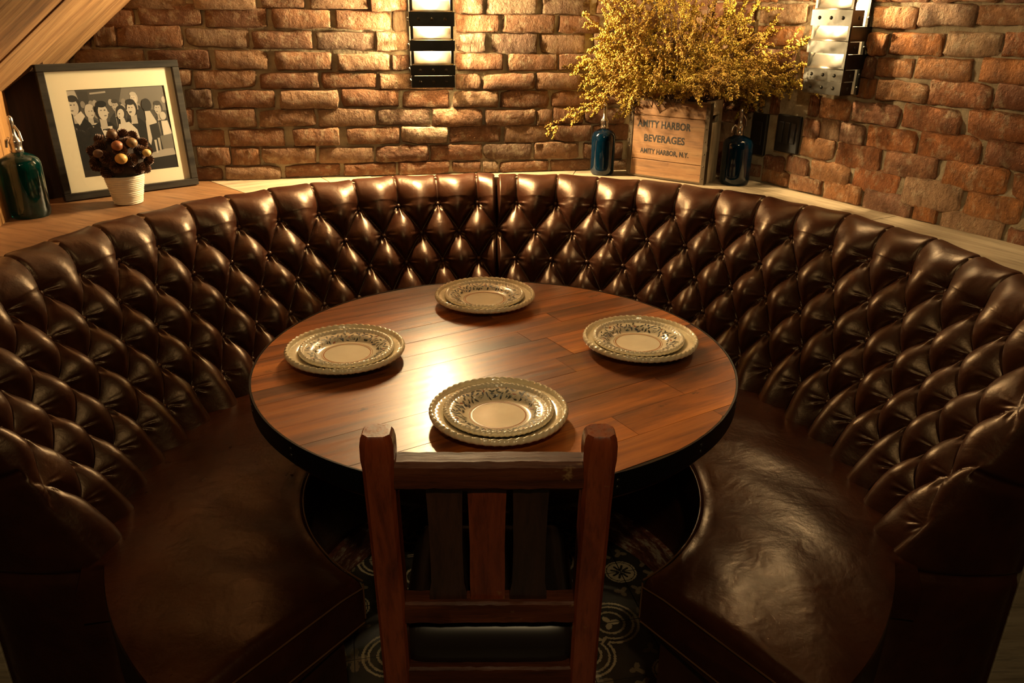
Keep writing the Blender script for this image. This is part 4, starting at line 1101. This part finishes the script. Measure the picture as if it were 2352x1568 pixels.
# ------------------------------------------------------------------ steel strap sconces
BULB = NT('hot_bulb_glass'); BULB.b.inputs['Emission Color'].default_value = (1, .72, .38, 1); BULB.b.inputs['Emission Strength'].default_value = 60; BULB.b.inputs['Base Color'].default_value = (0, 0, 0, 1); BULB = BULB.m
def sconce(MW, s0, s1, zb, label, closed_sides, bulbs, power, stand=.006):
    W = s1-s0; D = .100; ys = stand; root = empty('wall_sconce', MW @ Vector(((s0+s1)/2, 0, zb)), label, 'wall lamp', 'woven steel strap wall lamps')
    xc = (s0+s1)/2
    def sb(b, name, mat, smooth=False):
        o = b.build(name, mat, None, smooth); o.location = MW.translation; o.rotation_euler = MW.to_euler(); attach(o, root); return o
    zs_ = [0, .0375, .070, .1115, .145, .185, .2285, .262, .302, .337, .376, .412, .450, .487, .52]   # edges of the bands
    kinds = 'PSLSLSLSLSLSLS'
    ztop = zb+zs_[-1]
    b = MB(); b.box((xc, .016, (zb+ztop)/2), (W-.02, .004, ztop-zb)); sb(b, 'back_plate', STEEL_BRIGHT)
    for x in (s0+.006, s1-.006):
        for y in (.022, D-.008):
            b = MB(); b.box((x, y, (zb+ztop)/2), (.008, .010, ztop-zb)); sb(b, 'upright', STEEL)
    rb = MB(); rb.lathe([(.0052, -.001), (.0052, .0008), (.0036, .0024), (0, .0030)], 12); rivet = rb.build('rivet', STEEL, None, True); used = False
    for i, k in enumerate(kinds):
        z0, z1 = zb+zs_[i], zb+zs_[i+1]; zc = (z0+z1)/2; h = z1-z0
        if k in 'SP':
            e_ = .002 if k == 'S' else .0
            P = [(s0-e_, ys), (s0-e_, D+e_), (s1+e_, D+e_), (s1+e_, ys), (s1+e_-.002, ys), (s1+e_-.002, D+e_-.002), (s0-e_+.002, D+e_-.002), (s0-e_+.002, ys)]
            b = MB(); b.prism(P, z0+.0006, z1-.0006)
            st = sb(b, 'steel_strap', STEEL)
            xs = ((.2, .5, .8) if i % 4 != 3 else (.3, .62))
            for fx_ in xs:
                if k == 'S' and i in (3,): continue
                o = rivet if not used else rivet.copy()
                if used: COL.objects.link(o)
                used = True; o.location = MW @ Vector((s0+W*fx_, D+e_, zc)); nv = MW.to_3x3() @ Vector((0, 1, 0)); o.rotation_euler = nv.to_track_quat('Z', 'Y').to_euler(); attach(o, st)
            for fy_ in (.3, .7):
                for sx in (s0-e_, s1+e_):
                    o = rivet.copy(); COL.objects.link(o); o.location = MW @ Vector((sx, D*fy_, zc)); nv = MW.to_3x3() @ Vector((-1 if sx < xc else 1, 0, 0)); o.rotation_euler = nv.to_track_quat('Z', 'Y').to_euler(); attach(o, st)
        else:
            b = MB(); ya, yb = D-.034, D-.001; n = 6
            V = []; 
            for q in range(n+1):
                t_ = q/n; y = yb+(ya-yb)*t_**1.3; z = z0-.001+(h+.002)*t_
                for x in (s0+.004, s1-.004):
                    V.append((x, y, z)); V.append((x, y-.0015, z-.0008))
            Fc = []
            for q in range(n):
                a = q*4; Fc += [(a, a+2, a+6, a+4), (a+1, a+5, a+7, a+3)]
            Fc += [(0, 1, 3, 2), (n*4, n*4+2, n*4+3, n*4+1)]+[(q*4, q*4+4, q*4+5, q*4+1) for q in range(n)]+[(q*4+2, q*4+3, q*4+7, q*4+6) for q in range(n)]
            b.add(V, Fc); sb(b, 'louvre', STEEL_BRIGHT, True)
            if i in closed_sides:
                for x in (s0+.001, s1-.001): 
                    b = MB(); b.box((x, D/2, zc), (.002, D-.012, h-.001)); sb(b, 'side_plate', STEEL)
    for dz in bulbs:
        c = MW @ Vector((xc, .036, zb+dz)); b = MB(); b.ball(c, .008, 14, 10, (1, 1, 1.35)); b.build('bulb', BULB, root, True)
        b = MB(); b.lathe([(.009, -.034), (.010, -.014), (.007, -.012)], 16, c); b.build('lamp_holder', BLACKP, root, True)
        pl = point_lamp('bulb_light', c+(MW.to_3x3() @ Vector((0, .0, .0))), .013, power); attach(pl, root)
    return root
sconce(M_BACK, .918, 1.057, 1.2525, 'woven steel strap wall lamp glowing white on the back brick wall', (), (.125, .275, .43), 58.0, .078)
sconce(M_RIGHT, -.646, -.511, 1.2700, 'woven steel strap wall lamp on the right brick wall beside the yellow flowers', (2, 4), (.245, .40), 20.0, .052)

# ------------------------------------------------------------------ switches
def wall_plate(name, s0, s1, z0, z1, label, cat, rockers):
    c = M_RIGHT @ Vector((-(s0+s1)/2, 0, (z0+z1)/2)); root = empty(name, c, label, cat)
    def sb(b, nm, mat):
        o = b.build(nm, mat); o.location = M_RIGHT.translation; o.rotation_euler = M_RIGHT.to_euler(); attach(o, root); return o
    b = MB(); b.box((-(s0+s1)/2, .011, (z0+z1)/2), (s1-s0, .014, z1-z0), bev=.003); sb(b, 'cover_plate', BLACKP)
    for k in range(rockers):
        w_ = (s1-s0)*.8/rockers; x = s0+(s1-s0)*.1+w_*(k+.5)
        b = MB(); b.box((-x, .0195, (z0+z1)/2+.004), (w_*.72, .005, (z1-z0)*.56), bev=.0015); sb(b, 'rocker', plain('black_rocker', (.02, .018, .016), .3))
wall_plate('light_switch', .357, .452, 1.068, 1.185, 'wide black light switch plate on the right brick wall', 'switch', 3)
wall_plate('power_outlet', .250, .315, 1.043, 1.178, 'narrow black wall plate just behind the right blue bottle', 'outlet', 1)
